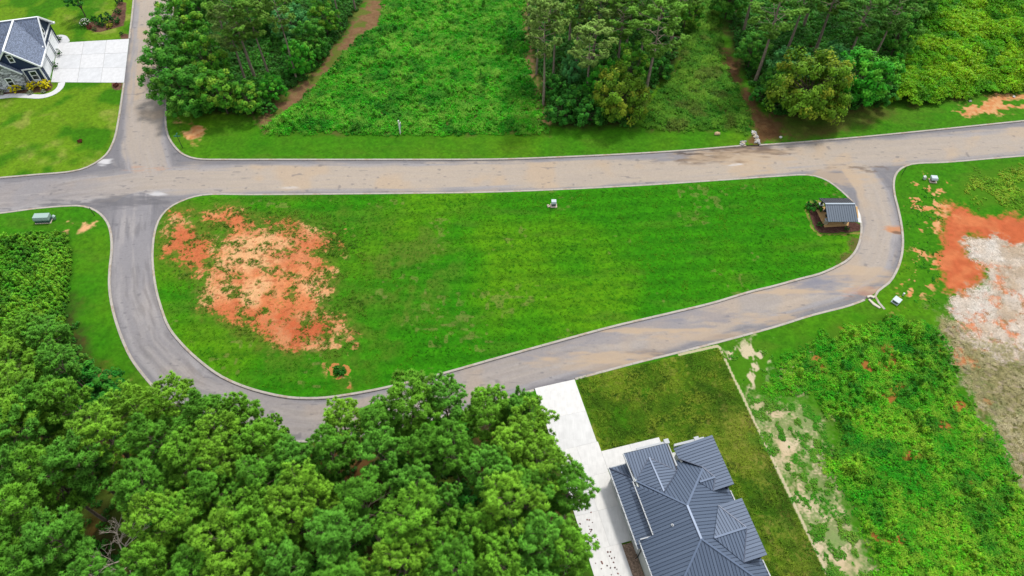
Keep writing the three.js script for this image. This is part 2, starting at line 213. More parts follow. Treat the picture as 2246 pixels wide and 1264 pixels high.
// colour of the land (as seen in open light, plus painted tree shade on the north verge) at a plan point
function landColour(x, z, kind, o) {
  const n1 = fbm(x * 0.085 + 3, z * 0.085, 3), n2 = fbm(x * 0.42, z * 0.42 + 9, 3), n3 = vn(x * 2.3, z * 2.3), n4 = vn(x * 6.1 + 5, z * 6.1), n5 = h2(Math.floor(x * 17), Math.floor(z * 17));
  const n6 = vn(x * 3.7 + 80, z * 3.7 + 7), grain = 0.56 + 0.26 * n3 + 0.28 * n6 + 0.26 * n4 + 0.12 * n5;
  const wob = (n2 - 0.5) * 2.6 + (n3 - 0.5) * 0.9 + (n4 - 0.5) * 0.5; // ragged borders
  if (kind === 'nw') { o[0] = PAL.lotA[0]; o[1] = PAL.lotA[1]; o[2] = PAL.lotA[2]; mix3(o, PAL.lotB, sstep(0.5, 0.72, n1 * 0.4 + n2 * 0.6)); mix3(o, PAL.lotC, sstep(0.52, 0.72, fbm(x * 0.2 + 40, z * 0.2, 3))); }
  else { o[0] = PAL.grassA[0]; o[1] = PAL.grassA[1]; o[2] = PAL.grassA[2]; mix3(o, PAL.grassB, 0.7 * sstep(0.42, 0.75, n1)); mix3(o, PAL.grassD, 0.32 * sstep(0.4, 0.75, fbm(x * 0.9 + 17, z * 1.5, 3))); mix3(o, PAL.grassC, 0.28 * sstep(0.58, 0.8, fbm(x * 0.16 + 11, z * 0.5 + 40, 3))); }
  o[0] *= grain; o[1] *= grain; o[2] *= grain;
  const M = (f, w, soft, amp = 1) => { const d = F[f].at(x, z); return d < -3.5 ? 0 : sstep(-soft, soft, d + wob * w) * amp; };
  let m;
  if (kind === 'island') {
    const st = Math.sin(z * 2.6 + 0.18 * x + n1 * 1.2) * 0.5 + 0.5; const q = 0.9 + 0.2 * st; o[0] *= q; o[1] *= q;
    m = M('dryGrass', 2, 3.2); if (m > 0) { mix3(o, [PAL.grassC[0] * grain * 0.85, PAL.grassC[1] * grain * 0.9, PAL.grassC[2] * grain * 0.7], m * (0.15 + 0.45 * sstep(0.38, 0.62, n2))); }
    m = M('olive', 2, 3); if (m > 0) mix3(o, [PAL.grassC[0] * grain, PAL.grassC[1] * grain, PAL.grassC[2] * grain], m * 0.5 * sstep(0.4, 0.6, n2));
    const fine = (fbm(x * 0.55 + 4, z * 0.55, 3) - 0.5) * 2.6 + (fbm(x * 1.9, z * 2.3 + 33, 3) - 0.5) * 2.2 + (n4 - 0.5) * 0.8;
    const CM = (f, off = 0) => { const d = F[f].at(x, z); return d < -4 ? -4 : d + off + fine; };
    const cd = Math.max(CM('clayMain', 0.2), CM('clayWest', 0.1), CM('clayTop', 0.1), CM('clayTop2', -0.1), CM('clayUp', -1.15)), halo = sstep(-3, 0.6, cd); if (halo > 0) mix3(o, [PAL.grassC[0] * grain * 0.95, PAL.grassC[1] * grain * 0.9, PAL.grassC[2] * grain * 0.8], halo * 0.75);
    let c = 0.8 * sstep(-0.35, 0.5, cd) + 0.2 * sstep(-1.6, 1.4, cd);
    const bits = Math.max(M('clayBits', 0.6, 0.5), M('clayBits2', 0.6, 0.5)); if (bits > 0) c = Math.max(c, bits * sstep(0.53, 0.64, fbm(x * 0.9 + 70, z * 0.9, 4)) * 0.9);
    if (c > 0) {
      const holes = sstep(0.57, 0.68, fbm(x * 0.7 + 20, z * 0.9, 3) * 0.6 + fbm(x * 2.3, z * 2.6, 2) * 0.4); c *= 1 - 0.9 * holes;
      tmp[0] = PAL.clayL[0]; tmp[1] = PAL.clayL[1]; tmp[2] = PAL.clayL[2]; mix3(tmp, PAL.clay, sstep(0.38, 0.66, n1 * 0.5 + n2 * 0.5)); mix3(tmp, PAL.clayR, Math.max(M('clayRed', 1.6, 2.2, 1), M('clayWest', 1.5, 1.5, 0.7), 0.55 * sstep(0.46, 0.62, fbm(x * 0.22 + 5, z * 0.3, 3))));
      const cr = sstep(0.6, 0.72, fbm(x * 2.1 + z * 0.8, z * 2.6 + 50, 3)); mix3(tmp, PAL.clayD, 0.55 * cr); mix3(tmp, PAL.grassC, 0.6 * sstep(0.72, 0.86, n6 * 0.6 + n4 * 0.4)); const g2 = 0.74 + 0.26 * n4 + 0.14 * n3 + 0.12 * n5; for (let k = 0; k < 3; k++) tmp[k] *= g2; mix3(o, tmp, c);
    }
    const dk = F.ringBush.at(x, z), db = F.bushSpot.at(x, z); if (dk + wob * 0.35 > 0 && db + wob * 0.3 < 0.05 && n3 * 0.6 + n2 * 0.4 > 0.46) mix3(o, PAL.clay, 0.75); if (db > 0) mix3(o, PAL.weed, 0.7);
    m = M('mulchKiosk', 0.25, 0.12); if (m > 0) { tmp[0] = PAL.mulch[0]; tmp[1] = PAL.mulch[1]; tmp[2] = PAL.mulch[2]; mix3(tmp, PAL.mulchL, n4 * n5 * 1.4); mix3(o, tmp, m); }
    else if (F.mulchKiosk.at(x, z) + wob * 0.5 > -0.45) mix3(o, PAL.dirt, 0.7 * n3);
    m = M('kioskEdge', 0.8, 0.5); if (m > 0) mix3(o, PAL.brown, 0.75 * m);
    const sp = vn(x * 1.6 + 90, z * 1.6 + 17) * vn(x * 0.3, z * 0.3 + 60); if (sp > 0.56) mix3(o, PAL.dry, 0.35 * sstep(0.56, 0.7, sp) * (0.5 + n4));
  } else if (kind === 'north') {
    mix3(o, [PAL.grassC[0] * grain, PAL.grassC[1] * grain, PAL.grassC[2] * grain * 0.7], 0.12 + 0.3 * n2);  // olive mix darkens the verge colour to stand in for the woods' shadow
    const wd = Math.max(M('woodsTopL', 1, 1.2), M('woodsTopM', 1, 1.2), M('woodsTopR', 1, 1.2)); if (wd > 0) { mix3(o, PAL.litter, 0.9 * wd); mix3(o, PAL.weed, 0.55 * wd * n2); }
    m = Math.max(M('weedsMid', 0.8, 0.7), M('weedsGap', 1, 0.8), M('kudzu', 0.8, 0.6)); if (m > 0) { tmp[0] = PAL.weed[0]; tmp[1] = PAL.weed[1]; tmp[2] = PAL.weed[2]; mix3(tmp, PAL.weedL, n2); mix3(tmp, PAL.brown, 0.6 * sstep(0.6, 0.75, fbm(x * 0.5 + 7, z * 0.5, 2))); mix3(o, tmp, 0.9 * m); }
    m = M('pathA', 1.3, 0.9); if (m > 0) { tmp[0] = PAL.path[0]; tmp[1] = PAL.path[1]; tmp[2] = PAL.path[2]; mix3(tmp, PAL.pathD, 0.5 * n3); mix3(tmp, PAL.grassC, sstep(0.5, 0.62, n2) * 0.8); mix3(o, tmp, m); }
    m = M('pathB', 0.9, 0.8); if (m > 0) { tmp[0] = PAL.pathD[0]; tmp[1] = PAL.pathD[1]; tmp[2] = PAL.pathD[2]; mix3(tmp, PAL.path, 0.7 * n2 * n3); mix3(o, tmp, m * 0.95); }
    m = M('barkStrip', 0.8, 0.7); if (m > 0) mix3(o, PAL.path, m * 0.75 * n3 * 1.5);
    m = M('dirtShadeTint', 1, 1.2); if (m > 0) { mix3(o, [PAL.brown[0] * 0.8, PAL.brown[1] * 0.8, PAL.brown[2] * 0.7], m * (0.35 + 0.5 * n2)); }  // bare brown dirt, with the shade under the right clump painted into it
    m = Math.max(M('clayCorner', 0.9, 0.5) * sstep(0.38, 0.55, n2), M('clayEast', 0.9, 0.5) * sstep(0.42, 0.54, fbm(x * 0.6, z * 0.8 + 3, 3))); if (m > 0) { tmp[0] = PAL.clay[0]; tmp[1] = PAL.clay[1]; tmp[2] = PAL.clay[2]; mix3(tmp, PAL.clayL, n3); mix3(o, tmp, m * 0.9); }
  } else if (kind === 'nw') {
    m = Math.max(M('bedNW', 0.15, 0.12), M('bedHouse', 0.15, 0.12), M('mulchRingA', 0.2, 0.15), M('mulchRingB', 0.2, 0.15)); if (m > 0) { tmp[0] = PAL.mulchL[0]; tmp[1] = PAL.mulchL[1]; tmp[2] = PAL.mulchL[2]; mix3(tmp, PAL.mulch, n4); mix3(tmp, PAL.path, 0.5 * n3); mix3(o, tmp, m); }
  } else {
    mix3(o, [PAL.grassC[0] * grain, PAL.grassC[1] * grain, PAL.grassC[2] * grain * 0.6], 0.08 + 0.25 * n2);
    const wd = M('woods', 1.2, 1.5); if (wd > 0) { tmp[0] = PAL.litter[0]; tmp[1] = PAL.litter[1]; tmp[2] = PAL.litter[2]; mix3(tmp, PAL.litterR, sstep(0.5, 0.7, n2)); mix3(tmp, PAL.weed, 0.75 * sstep(0.5, 0.68, fbm(x * 0.3, z * 0.3, 2))); mix3(tmp, PAL.grassC, 0.8 * sstep(0.6, 0.75, n1)); mix3(o, tmp, wd * 0.9); }
    m = M('weedsWest', 0.6, 0.5); if (m > 0) mix3(o, PAL.weed, m * 0.85);
    m = M('dirtSW', 1.2, 1); if (m > 0) mix3(o, PAL.dirt, m * 0.6 * n3);
    m = M('clayTransf', 0.9, 0.4); if (m > 0) mix3(o, PAL.clayL, m * sstep(0.42, 0.56, fbm(x * 0.9, z * 0.9, 2)));
    m = M('weedsThin', 1.4, 1); if (m > 0) { mix3(o, PAL.weedL, m * 0.5); mix3(o, PAL.sandL, m * sstep(0.56, 0.66, fbm(x * 1.1, z * 0.7, 3)) * 0.9); }
    m = M('weedsEast', 1.4, 1); if (m > 0) { tmp[0] = PAL.weed[0]; tmp[1] = PAL.weed[1]; tmp[2] = PAL.weed[2]; mix3(tmp, PAL.weedL, n2); mix3(tmp, PAL.clayR, 0.75 * sstep(0.72, 0.8, fbm(x * 0.35 + 31, z * 0.35, 3))); mix3(o, tmp, m * 0.9); }
    m = M('weedsNE', 1, 1); if (m > 0) mix3(o, PAL.weedL, m * 0.6);
    m = Math.max(M('sandA', 1.8, 1.9), M('sandB', 1.4, 1.2)); if (m > 0) { m *= 0.3 + 0.7 * sstep(0.36, 0.6, fbm(x * 0.4 + 71, z * 0.4, 4) * 0.75 + n4 * 0.25); tmp[0] = PAL.sand[0]; tmp[1] = PAL.sand[1]; tmp[2] = PAL.sand[2]; mix3(tmp, PAL.sandL, n2 * 1.2 - 0.2 > 0 ? n2 : 0); mix3(tmp, PAL.weedL, 0.8 * sstep(0.4, 0.54, fbm(x * 1.4 + 8, z * 1.1, 3) * 0.7 + n1 * 0.3)); mix3(o, tmp, m); }
    m = M('hay', 2, 1.6); if (m > 0) { tmp[0] = PAL.hay[0]; tmp[1] = PAL.hay[1]; tmp[2] = PAL.hay[2]; const s1 = fbm(x * 3.3 + z * 1.2, z * 1.1 - x * 0.4, 3); mix3(tmp, PAL.hayD, sstep(0.4, 0.62, s1)); mix3(tmp, PAL.straw, 0.6 * sstep(0.52, 0.66, fbm(x * 1.3 - z, z * 3 + 8, 3))); mix3(tmp, PAL.clay, 0.7 * sstep(0.66, 0.75, n1 * 0.4 + n2 * 0.6)); for (let k = 0; k < 3; k++) tmp[k] *= 0.8 + 0.3 * n4; mix3(o, tmp, m); }
    m = M('redClay', 1.5, 0.9); if (m > 0) { tmp[0] = PAL.clayR[0]; tmp[1] = PAL.clayR[1]; tmp[2] = PAL.clayR[2]; mix3(tmp, PAL.clay, 0.55 * sstep(0.45, 0.7, n2)); const g2 = 0.86 + 0.2 * n3 + 0.08 * n5; for (let k = 0; k < 3; k++) tmp[k] *= g2; mix3(o, tmp, m); }
    m = M('straw', 1.7, 0.6); if (m > 0) { tmp[0] = PAL.straw[0]; tmp[1] = PAL.straw[1]; tmp[2] = PAL.straw[2]; mix3(tmp, PAL.strawL, sstep(0.4, 0.7, fbm(x * 2.2 + z, z * 3.1, 2))); mix3(tmp, PAL.clay, 0.85 * sstep(0.5, 0.64, fbm(x * 0.5 + 3, z * 0.5, 3) * 0.6 + fbm(x * 1.6, z * 1.6, 2) * 0.4)); mix3(tmp, PAL.hayD, 0.5 * sstep(0.6, 0.75, n3)); for (let k = 0; k < 3; k++) tmp[k] *= 0.86 + 0.2 * n4; mix3(o, tmp, m); }
    m = M('rightBits', 1.5, 1); if (m > 0) { const b = sstep(0.6, 0.66, fbm(x * 0.62 + 55, z * 0.62, 3) * 0.7 + fbm(x * 2.1, z * 2.1, 2) * 0.3); tmp[0] = PAL.clayL[0]; tmp[1] = PAL.clayL[1]; tmp[2] = PAL.clayL[2]; mix3(tmp, PAL.clay, n3); mix3(o, tmp, m * b * 0.95); }
    m = M('sod', 0.12, 0.1); if (m > 0) { tmp[0] = PAL.sodA[0]; tmp[1] = PAL.sodA[1]; tmp[2] = PAL.sodA[2]; mix3(tmp, PAL.sodB, sstep(0.4, 0.65, n2)); mix3(tmp, PAL.sodC, sstep(0.5, 0.7, fbm(x * 0.7 + 31, z * 0.7, 3))); mix3(tmp, PAL.grassA, 0.4 * sstep(0.6, 0.75, fbm(x * 0.33 + 61, z * 0.33, 3))); mix3(tmp, PAL.sodD, 0.6 * M('sodBrown', 2.5, 2.5) * (0.4 + 0.6 * n2)); mix3(tmp, PAL.sodD, 0.4 * sstep(0.6, 0.7, n3 * 0.5 + n2 * 0.5)); for (let k = 0; k < 3; k++) tmp[k] *= 0.62 + 0.3 * n3 + 0.26 * n4 + 0.16 * n5; mix3(o, tmp, m); }
    const sd = F.sod.at(x, z); if (sd < 0 && sd > -0.3 + wob * 0.12 && x > 20 && z > -52) mix3(o, PAL.sandL, 0.75);
  }
  return o;
}
const bumpTex = dataTex(512, 512, (x, y) => { const u = x / 512, v = y / 512; const w = (s) => vn(((u * s) % s), ((v * s) % s)); const q = 255 * (0.3 * HASH[(x * 7919 + y * 104729) & 65535] + 0.4 * vn(u * 96, v * 96) + 0.3 * vn(u * 30, v * 30)); return [q, q, q]; });
function landPiece(name, label, poly, kind, y, W, H) {
  let x0 = 1e9, x1 = -1e9, z0 = 1e9, z1 = -1e9; for (const [x, z] of poly) { x0 = Math.min(x0, x); x1 = Math.max(x1, x); z0 = Math.min(z0, z); z1 = Math.max(z1, z); }
  const o = [0, 0, 0], t = dataTex(W, H, (i, j) => { landColour(x0 + (i + 0.5) / W * (x1 - x0), z0 + (j + 0.5) / H * (z1 - z0), kind, o); return [255 * enc(Math.min(1, o[0] / ILL)), 255 * enc(Math.min(1, o[1] / ILL)), 255 * enc(Math.min(1, o[2] / ILL))]; }, true);
  t.wrapS = t.wrapT = THREE.ClampToEdgeWrapping;
  const tris = THREE.ShapeUtils.triangulateShape(poly.map(([x, z]) => new THREE.Vector2(x, z)), []), pos = [], uv = [], uv1 = [];
  for (const [x, z] of poly) { pos.push(x, y, z); uv.push((x - x0) / (x1 - x0), (z - z0) / (z1 - z0)); uv1.push(x / 9, z / 9); }
  const idx = []; for (const [a, b, c] of tris) { const cr = (poly[b][0] - poly[a][0]) * (poly[c][1] - poly[a][1]) - (poly[b][1] - poly[a][1]) * (poly[c][0] - poly[a][0]); cr < 0 ? idx.push(a, b, c) : idx.push(a, c, b); }
  const g = new THREE.BufferGeometry(); g.setAttribute('position', new THREE.Float32BufferAttribute(pos, 3)); g.setAttribute('uv', new THREE.Float32BufferAttribute(uv, 2)); g.setAttribute('uv1', new THREE.Float32BufferAttribute(uv1, 2)); g.setIndex(idx); g.computeVertexNormals();
  const b = bumpTex.clone(); b.channel = 1;
  const m = new THREE.MeshStandardMaterial({ map: t, roughness: 1, bumpMap: b, bumpScale: 0.06 });
  m.specularIntensity = 0.2;
  return struct(name, g, m, label);
}
const LAND_Y = 0.11;
landPiece('lawn', 'mown grass island with bare orange clay inside the road loop', island, 'island', LAND_Y, 2048, 1024);
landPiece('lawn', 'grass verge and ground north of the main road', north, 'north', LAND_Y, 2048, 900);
landPiece('lawn', 'yellow green house lawn west of the side road', northwest, 'nw', LAND_Y, 1024, 1400);
landPiece('lawn', 'land south of the loop road with woods, sod and bare lots', south, 'south', LAND_Y, 2048, 1180);
{ // land that goes on to the horizon
  const t = dataTex(256, 256, (x, y) => { const n = fbm(x / 16, y / 16, 4), k = 0.7 + 0.5 * n; return [52 * k, 82 * k, 28 * k]; }, true); t.repeat.set(120, 120);
  const g = new THREE.PlaneGeometry(5000, 5000); g.rotateX(-Math.PI / 2); g.translate(0, -0.15, -70); struct('ground', g, new THREE.MeshStandardMaterial({ map: t, roughness: 1 }), 'green land beyond the lots');
}
// ---------------------------------------------------------------- roads
const roadLines = [ // centre lines with widths, for dust and wear along the lanes
  { p: P2([[-90, 437], [120, 424], [330, 398], [560, 391], [900, 389], [1200, 384], [1500, 368], [1750, 347], [2000, 330], [2330, 300]]), w: 3.6, dust: [0.15, 0.15, 0.7, 0.95, 1, 1, 1, 1, 0.85, 0.85] },
  { p: P2([[338, -30], [334, 0], [325, 120], [316, 240], [315, 320], [330, 380]]), w: 3.6, dust: [0.95, 0.95, 0.9, 0.8, 0.75, 0.6] },
  { p: P2([[295, 440], [290, 540], [295, 640], [330, 750], [420, 850], [560, 910], [680, 925], [800, 910], [950, 870], [1150, 810], [1400, 745], [1700, 660], [1850, 620], [1915, 570], [1935, 500], [1915, 420], [1880, 370]]), w: 2.7, dust: [0.02, 0.05, 0.1, 0.12, 0.2, 0.3, 0.35, 0.45, 0.5, 0.5, 0.55, 0.6, 0.6, 0.75, 0.8, 0.85, 0.9] },
];
function roadColour(x, z, o) {
  let best = 1e9, s = 0, side = 0, line = null, dust = 0, dir = 0, run = 0;
  for (const L of roadLines) { let acc = 0; for (let i = 0; i < L.p.length - 1; i++) { const [ax, az] = L.p[i], ex = L.p[i + 1][0] - ax, ez = L.p[i + 1][1] - az, l2 = ex * ex + ez * ez, t = clamp01(((x - ax) * ex + (z - az) * ez) / l2), dx = x - ax - ex * t, dz = z - az - ez * t, d = Math.hypot(dx, dz) / L.w; if (d < best) { best = d; side = (ex * (z - az) - ez * (x - ax)) / Math.sqrt(l2); s = acc + t * Math.sqrt(l2); line = L; dust = lerp(L.dust[i], L.dust[i + 1], t); } acc += Math.sqrt(l2); } }
  const str = fbm(s * 0.09 + 5, side * 1.5, 3), str2 = fbm(s * 0.3, side * 3.2 + 20, 3), n2 = fbm(x * 0.35, z * 0.35, 3), n4 = vn(x * 7, z * 7), n5 = h2(Math.floor(x * 19), Math.floor(z * 19));
  o[0] = ROADC.grey[0]; o[1] = ROADC.grey[1]; o[2] = ROADC.grey[2];
  mix3(o, ROADC.light, sstep(0.42, 0.66, str * 0.6 + n2 * 0.4)); mix3(o, ROADC.dark, 0.5 * sstep(0.5, 0.7, str2 * 0.55 + n2 * 0.45) * (1 - dust * 0.6));
  const e = sstep(0.98, 0.55, best + (str - 0.5) * 0.9 + (n2 - 0.5) * 0.35); mix3(o, ROADC.dust, e * dust * (0.7 + 0.3 * str2)); mix3(o, ROADC.tan, e * dust * 0.55 * sstep(0.5, 0.7, fbm(x * 0.22 + 9, z * 0.22, 3)));
  mix3(o, ROADC.dark, 0.5 * sstep(0.78, 1.02, best + (n2 - 0.5) * 0.25) * (line.w > 3 ? 1 : 0.7));
  const sk = vn(x * 1.1 + 40, z * 3.1); if (sk > 0.86) mix3(o, ROADC.dark, 0.5 * sstep(0.86, 0.95, sk));
  const g = 0.9 + 0.12 * n4 + 0.08 * n5; o[0] *= g; o[1] *= g; o[2] *= g;
  for (const [px, pz, rx, rz, c, a, th] of stains) { const dx = (x - px) / rx, dz = (z - pz) / rz, d = Math.hypot(dx, dz); if (d < 1.6) { const q = sstep(1.15, 0.35, d + (fbm(x * 0.5 + px, z * 2.1, 3) - 0.5) * 1.7); mix3(o, ROADC[c], q * a * (th ? sstep(th, th + 0.12, fbm(x * 0.7, z * 3.2 + px, 3)) : 1)); } }
  return o;
}
const ROADC = { grey: C(148, 145, 150), light: C(168, 163, 164), dark: C(106, 104, 110), dust: C(194, 178, 160), tan: C(200, 174, 144), mud: C(104, 80, 62), mudD: C(70, 54, 44), white: C(226, 224, 226), orange: C(210, 140, 86), blue: C(128, 130, 146) };
const stains = [[1590, 337, 8, 1.2, 'mudD', 0.85, 0.44], [1640, 329, 7, 1.5, 'mud', 0.8, 0], [1622, 355, 1.3, 0.6, 'mud', 0.9, 0], [1612, 362, 1.2, 0.45, 'white', 0.85, 0], [1540, 345, 8, 1.4, 'mud', 0.5, 0.42], [1500, 352, 6, 1.0, 'mud', 0.5, 0.45], [1655, 318, 2.6, 0.9, 'mudD', 0.85, 0], [1620, 345, 9, 2.2, 'tan', 0.6, 0], [1440, 345, 4.5, 1.1, 'grey', 0.9, 0], [230, 355, 1.5, 0.8, 'white', 0.9, 0], [345, 424, 1.4, 0.5, 'white', 0.7, 0], [270, 445, 6, 1.6, 'dark', 0.7, 0], [150, 446, 8, 0.8, 'dark', 0.6, 0.4], [1965, 505, 1.6, 0.9, 'orange', 0.85, 0], [1968, 510, 0.8, 0.4, 'mud', 0.8, 0], [1880, 372, 5, 1.0, 'mud', 0.6, 0.45], [1840, 390, 5, 2, 'tan', 0.6, 0], [1910, 640, 3, 1.3, 'orange', 0.4, 0], [1430, 775, 3, 0.8, 'mud', 0.4, 0], [1590, 738, 1.4, 0.4, 'dark', 0.7, 0], [1780, 630, 4, 1.6, 'blue', 0.6, 0], [1820, 615, 6, 1.3, 'blue', 0.45, 0], [1500, 690, 9, 1.1, 'blue', 0.4, 0], [1450, 712, 9, 1.2, 'blue', 0.4, 0], [1300, 740, 8, 1.1, 'blue', 0.35, 0], [1200, 775, 9, 1.4, 'blue', 0.35, 0], [330, 370, 4, 0.8, 'orange', 0.25, 0.5], [640, 411, 2.4, 0.45, 'white', 0.4, 0], [1340, 785, 9, 1.1, 'tan', 0.7, 0], [1550, 735, 8, 1.1, 'tan', 0.55, 0], [1300, 800, 8, 1.0, 'tan', 0.4, 0], [1900, 610, 5, 2.2, 'tan', 0.6, 0], [1680, 700, 6, 0.9, 'tan', 0.6, 0], [1690, 640, 10, 0.5, 'tan', 0.7, 0], [1350, 725, 10, 0.4, 'tan', 0.7, 0]].map(([x, y, ...r]) => { const p = at(x, y); return [p.x, p.z, ...r]; });
{
  const x0 = XW, x1 = XE, z0 = -150, z1 = -28, W = 2048, H = 1060, o = [0, 0, 0];
  const t = dataTex(W, H, (i, j) => { const x = x0 + (i + 0.5) / W * (x1 - x0), z = z0 + (j + 0.5) / H * (z1 - z0); roadColour(x, z, o); return [255 * enc(o[0] / ILL), 255 * enc(o[1] / ILL), 255 * enc(o[2] / ILL)]; }, true); t.wrapS = t.wrapT = THREE.ClampToEdgeWrapping;
  const m = new THREE.MeshStandardMaterial({ map: t, roughness: 0.92, bumpMap: (() => { const b = bumpTex.clone(); b.channel = 1; return b; })(), bumpScale: 0.012 });
  // one asphalt sheet per road, reaching a little under the kerbs
  const strip = (line, w, y) => { const c = smooth(line, 1.5), pos = [], uv = [], uv1 = [], idx = []; c.forEach(([x, z], i) => { const a = c[Math.max(0, i - 1)], b = c[Math.min(c.length - 1, i + 1)], l = Math.hypot(b[0] - a[0], b[1] - a[1]), nx = -(b[1] - a[1]) / l, nz = (b[0] - a[0]) / l; for (const s of [-w, w]) { const X = x + nx * s, Z = z + nz * s; pos.push(X, y, Z); uv.push((X - x0) / (x1 - x0), (Z - z0) / (z1 - z0)); uv1.push(X / 6, Z / 6); } if (i) { const k = i * 2; idx.push(k - 2, k, k - 1, k - 1, k, k + 1); } }); const g = new THREE.BufferGeometry(); g.setAttribute('position', new THREE.Float32BufferAttribute(pos, 3)); g.setAttribute('uv', new THREE.Float32BufferAttribute(uv, 2)); g.setAttribute('uv1', new THREE.Float32BufferAttribute(uv1, 2)); g.setIndex(idx); g.computeVertexNormals(); if (g.attributes.normal.getY(0) < 0) { const q = []; for (let i = 0; i < idx.length; i += 3) q.push(idx[i], idx[i + 2], idx[i + 1]); g.setIndex(q); g.computeVertexNormals(); } return g; };
  struct('road', strip(roadLines[0].p, 8.5, 0.008), m, 'dusty main road running across the photo');
  struct('road', strip(roadLines[1].p, 7.5, 0.004), m, 'straight side road going up past the driveway');
  struct('road', strip(roadLines[2].p, 6.2, 0), m, 'narrow grey loop road round the grass island');
}
// ---------------------------------------------------------------- kerbs
{
  const tex = dataTex(256, 64, (x, y) => { const n = fbm(x / 20, y / 12, 4), k = 0.86 + 0.22 * n, j = x % 256 < 2 ? 0.82 : 1, d = 0.5 * sstep(0.56, 0.75, fbm(x / 30 + 50, y / 30, 3)); return [lerp(226, 206, d) * k * j * 0.69, lerp(216, 176, d) * k * j * 0.69, lerp(204, 146, d) * k * j * 0.69]; }, true);
  const m = new THREE.MeshStandardMaterial({ map: tex, roughness: 0.9 });
  const kerb = (c, closed, label) => {
    const prof = [[-0.16, -0.05], [-0.15, 0.12], [-0.12, 0.145], [0.12, 0.15], [0.15, 0.13], [0.16, -0.05]], pos = [], uv = [], idx = [], n = c.length; let run = 0;
    const rows = closed ? n + 1 : n;
    for (let r = 0; r < rows; r++) { const i = r % n, a = c[closed ? (i - 1 + n) % n : Math.max(0, i - 1)], b = c[closed ? (i + 1) % n : Math.min(n - 1, i + 1)], l = Math.hypot(b[0] - a[0], b[1] - a[1]), nx = -(b[1] - a[1]) / l, nz = (b[0] - a[0]) / l; if (r) run += Math.hypot(c[i][0] - c[(i - 1 + n) % n][0], c[i][1] - c[(i - 1 + n) % n][1]); prof.forEach(([s, h], k) => { pos.push(c[i][0] + nx * s, h, c[i][1] + nz * s); uv.push(run / 7.3, k / 5); }); if (r) for (let k = 0; k < 5; k++) { const p = (r - 1) * 6 + k, q = r * 6 + k; idx.push(p, p + 1, q, q, p + 1, q + 1); } }
    const g0 = new THREE.BufferGeometry(); g0.setAttribute('position', new THREE.Float32BufferAttribute(pos, 3)); g0.setAttribute('uv', new THREE.Float32BufferAttribute(uv, 2)); g0.setIndex(idx); const g = g0.toNonIndexed(); g.computeVertexNormals();
    struct('kerb', g, m, label);
  };
  kerb(island, true, 'pale concrete kerb round the grass island'); kerb(nA, false, 'kerb of the north verge west of the drain gap'); kerb(nB, false, 'kerb of the north verge east of the drain gap'); kerb(wA, false, 'kerb above the white driveway'); kerb(wB, false, 'kerb of the house lawn'); kerb(sA, false, 'outer kerb of the loop road'); kerb(sB, false, 'kerb of the sod lot'); kerb(sC, false, 'kerb curving round the right end of the loop');
}
// ---------------------------------------------------------------- driveways and walks
const S = 70 / 62;
function frame(ox, oy, deg) { // local plan axes of a house: a along its depth, b across; both in metres / S
  const O = at(ox, oy), r = THREE.MathUtils.degToRad(deg), U = [Math.cos(r), Math.sin(r)], V = [Math.sin(r), -Math.cos(r)];
  const map = (a, b, h) => new THREE.Vector3(O.x + S * (a * U[0] + b * V[0]), S * h, O.z + S * (a * U[1] + b * V[1]));
  return { O, map, turn: -r, U, V };
}
const HL = frame(1317, 993, 75.7), HU = frame(111, 172, 75);
const concrete = (r, g, b, seed) => { const t = dataTex(256, 256, (x, y) => { const n = fbm(x / 40 + seed, y / 40, 4), q = fbm(x / 9 + seed, y / 70, 2), k = 0.93 + 0.08 * n + 0.05 * (q - 0.5) + 0.03 * HASH[(x * 71 + y * 911 + seed) & 65535]; return [r * k, g * k, b * k]; }, true); return t; };
const kC = Math.sqrt(1 / ILL);
function paveMat(r, g, b, seed) { const f = (v) => 255 * enc(lin(v / 255) / ILL); const m = new THREE.MeshStandardMaterial({ map: concrete(f(r), f(g), f(b), seed), roughness: 0.88 }); m.map.repeat.set(0.33, 0.33); return m; }
const concA = [paveMat(247, 245, 242, 1), paveMat(242, 241, 239, 30), paveMat(248, 246, 242, 60)], concB = [paveMat(238, 238, 240, 3), paveMat(232, 233, 236, 33)];
const flatSlab = (poly, y0, y1) => slab(poly, () => y0, () => y1, (x, z, h) => new THREE.Vector3(x, h, z));
const bedMat = mat(176, 174, 170, 0.95);
function pave(name, label, polys, mats, y = LAND_Y + 0.035, base) {
  const o = new THREE.Group(); o.name = numbered(name); o.userData = { kind: 'structure', label, category: name.replace(/_/g, ' ') }; scene.add(o);
  if (base) part('concrete_bed', flatSlab(base, 0.015, y - 0.012), bedMat, o); polys.forEach((p, i) => part('concrete_slab', flatSlab(p, 0.02, y + (i % 3) * 0.004), mats[i % mats.length], o)); return o;
}
const quadGrid = (fr, as, bs, gap = 0.005) => { const out = []; for (let i = 0; i < as.length - 1; i++) for (let j = 0; j < bs.length - 1; j++) out.push([[as[i] + gap, bs[j] + gap], [as[i + 1] - gap, bs[j] + gap], [as[i + 1] - gap, bs[j + 1] - gap], [as[i] + gap, bs[j + 1] - gap]].map(([a, b]) => { const v = fr.map(a, b, 0); return [v.x, v.z]; })); return out; };
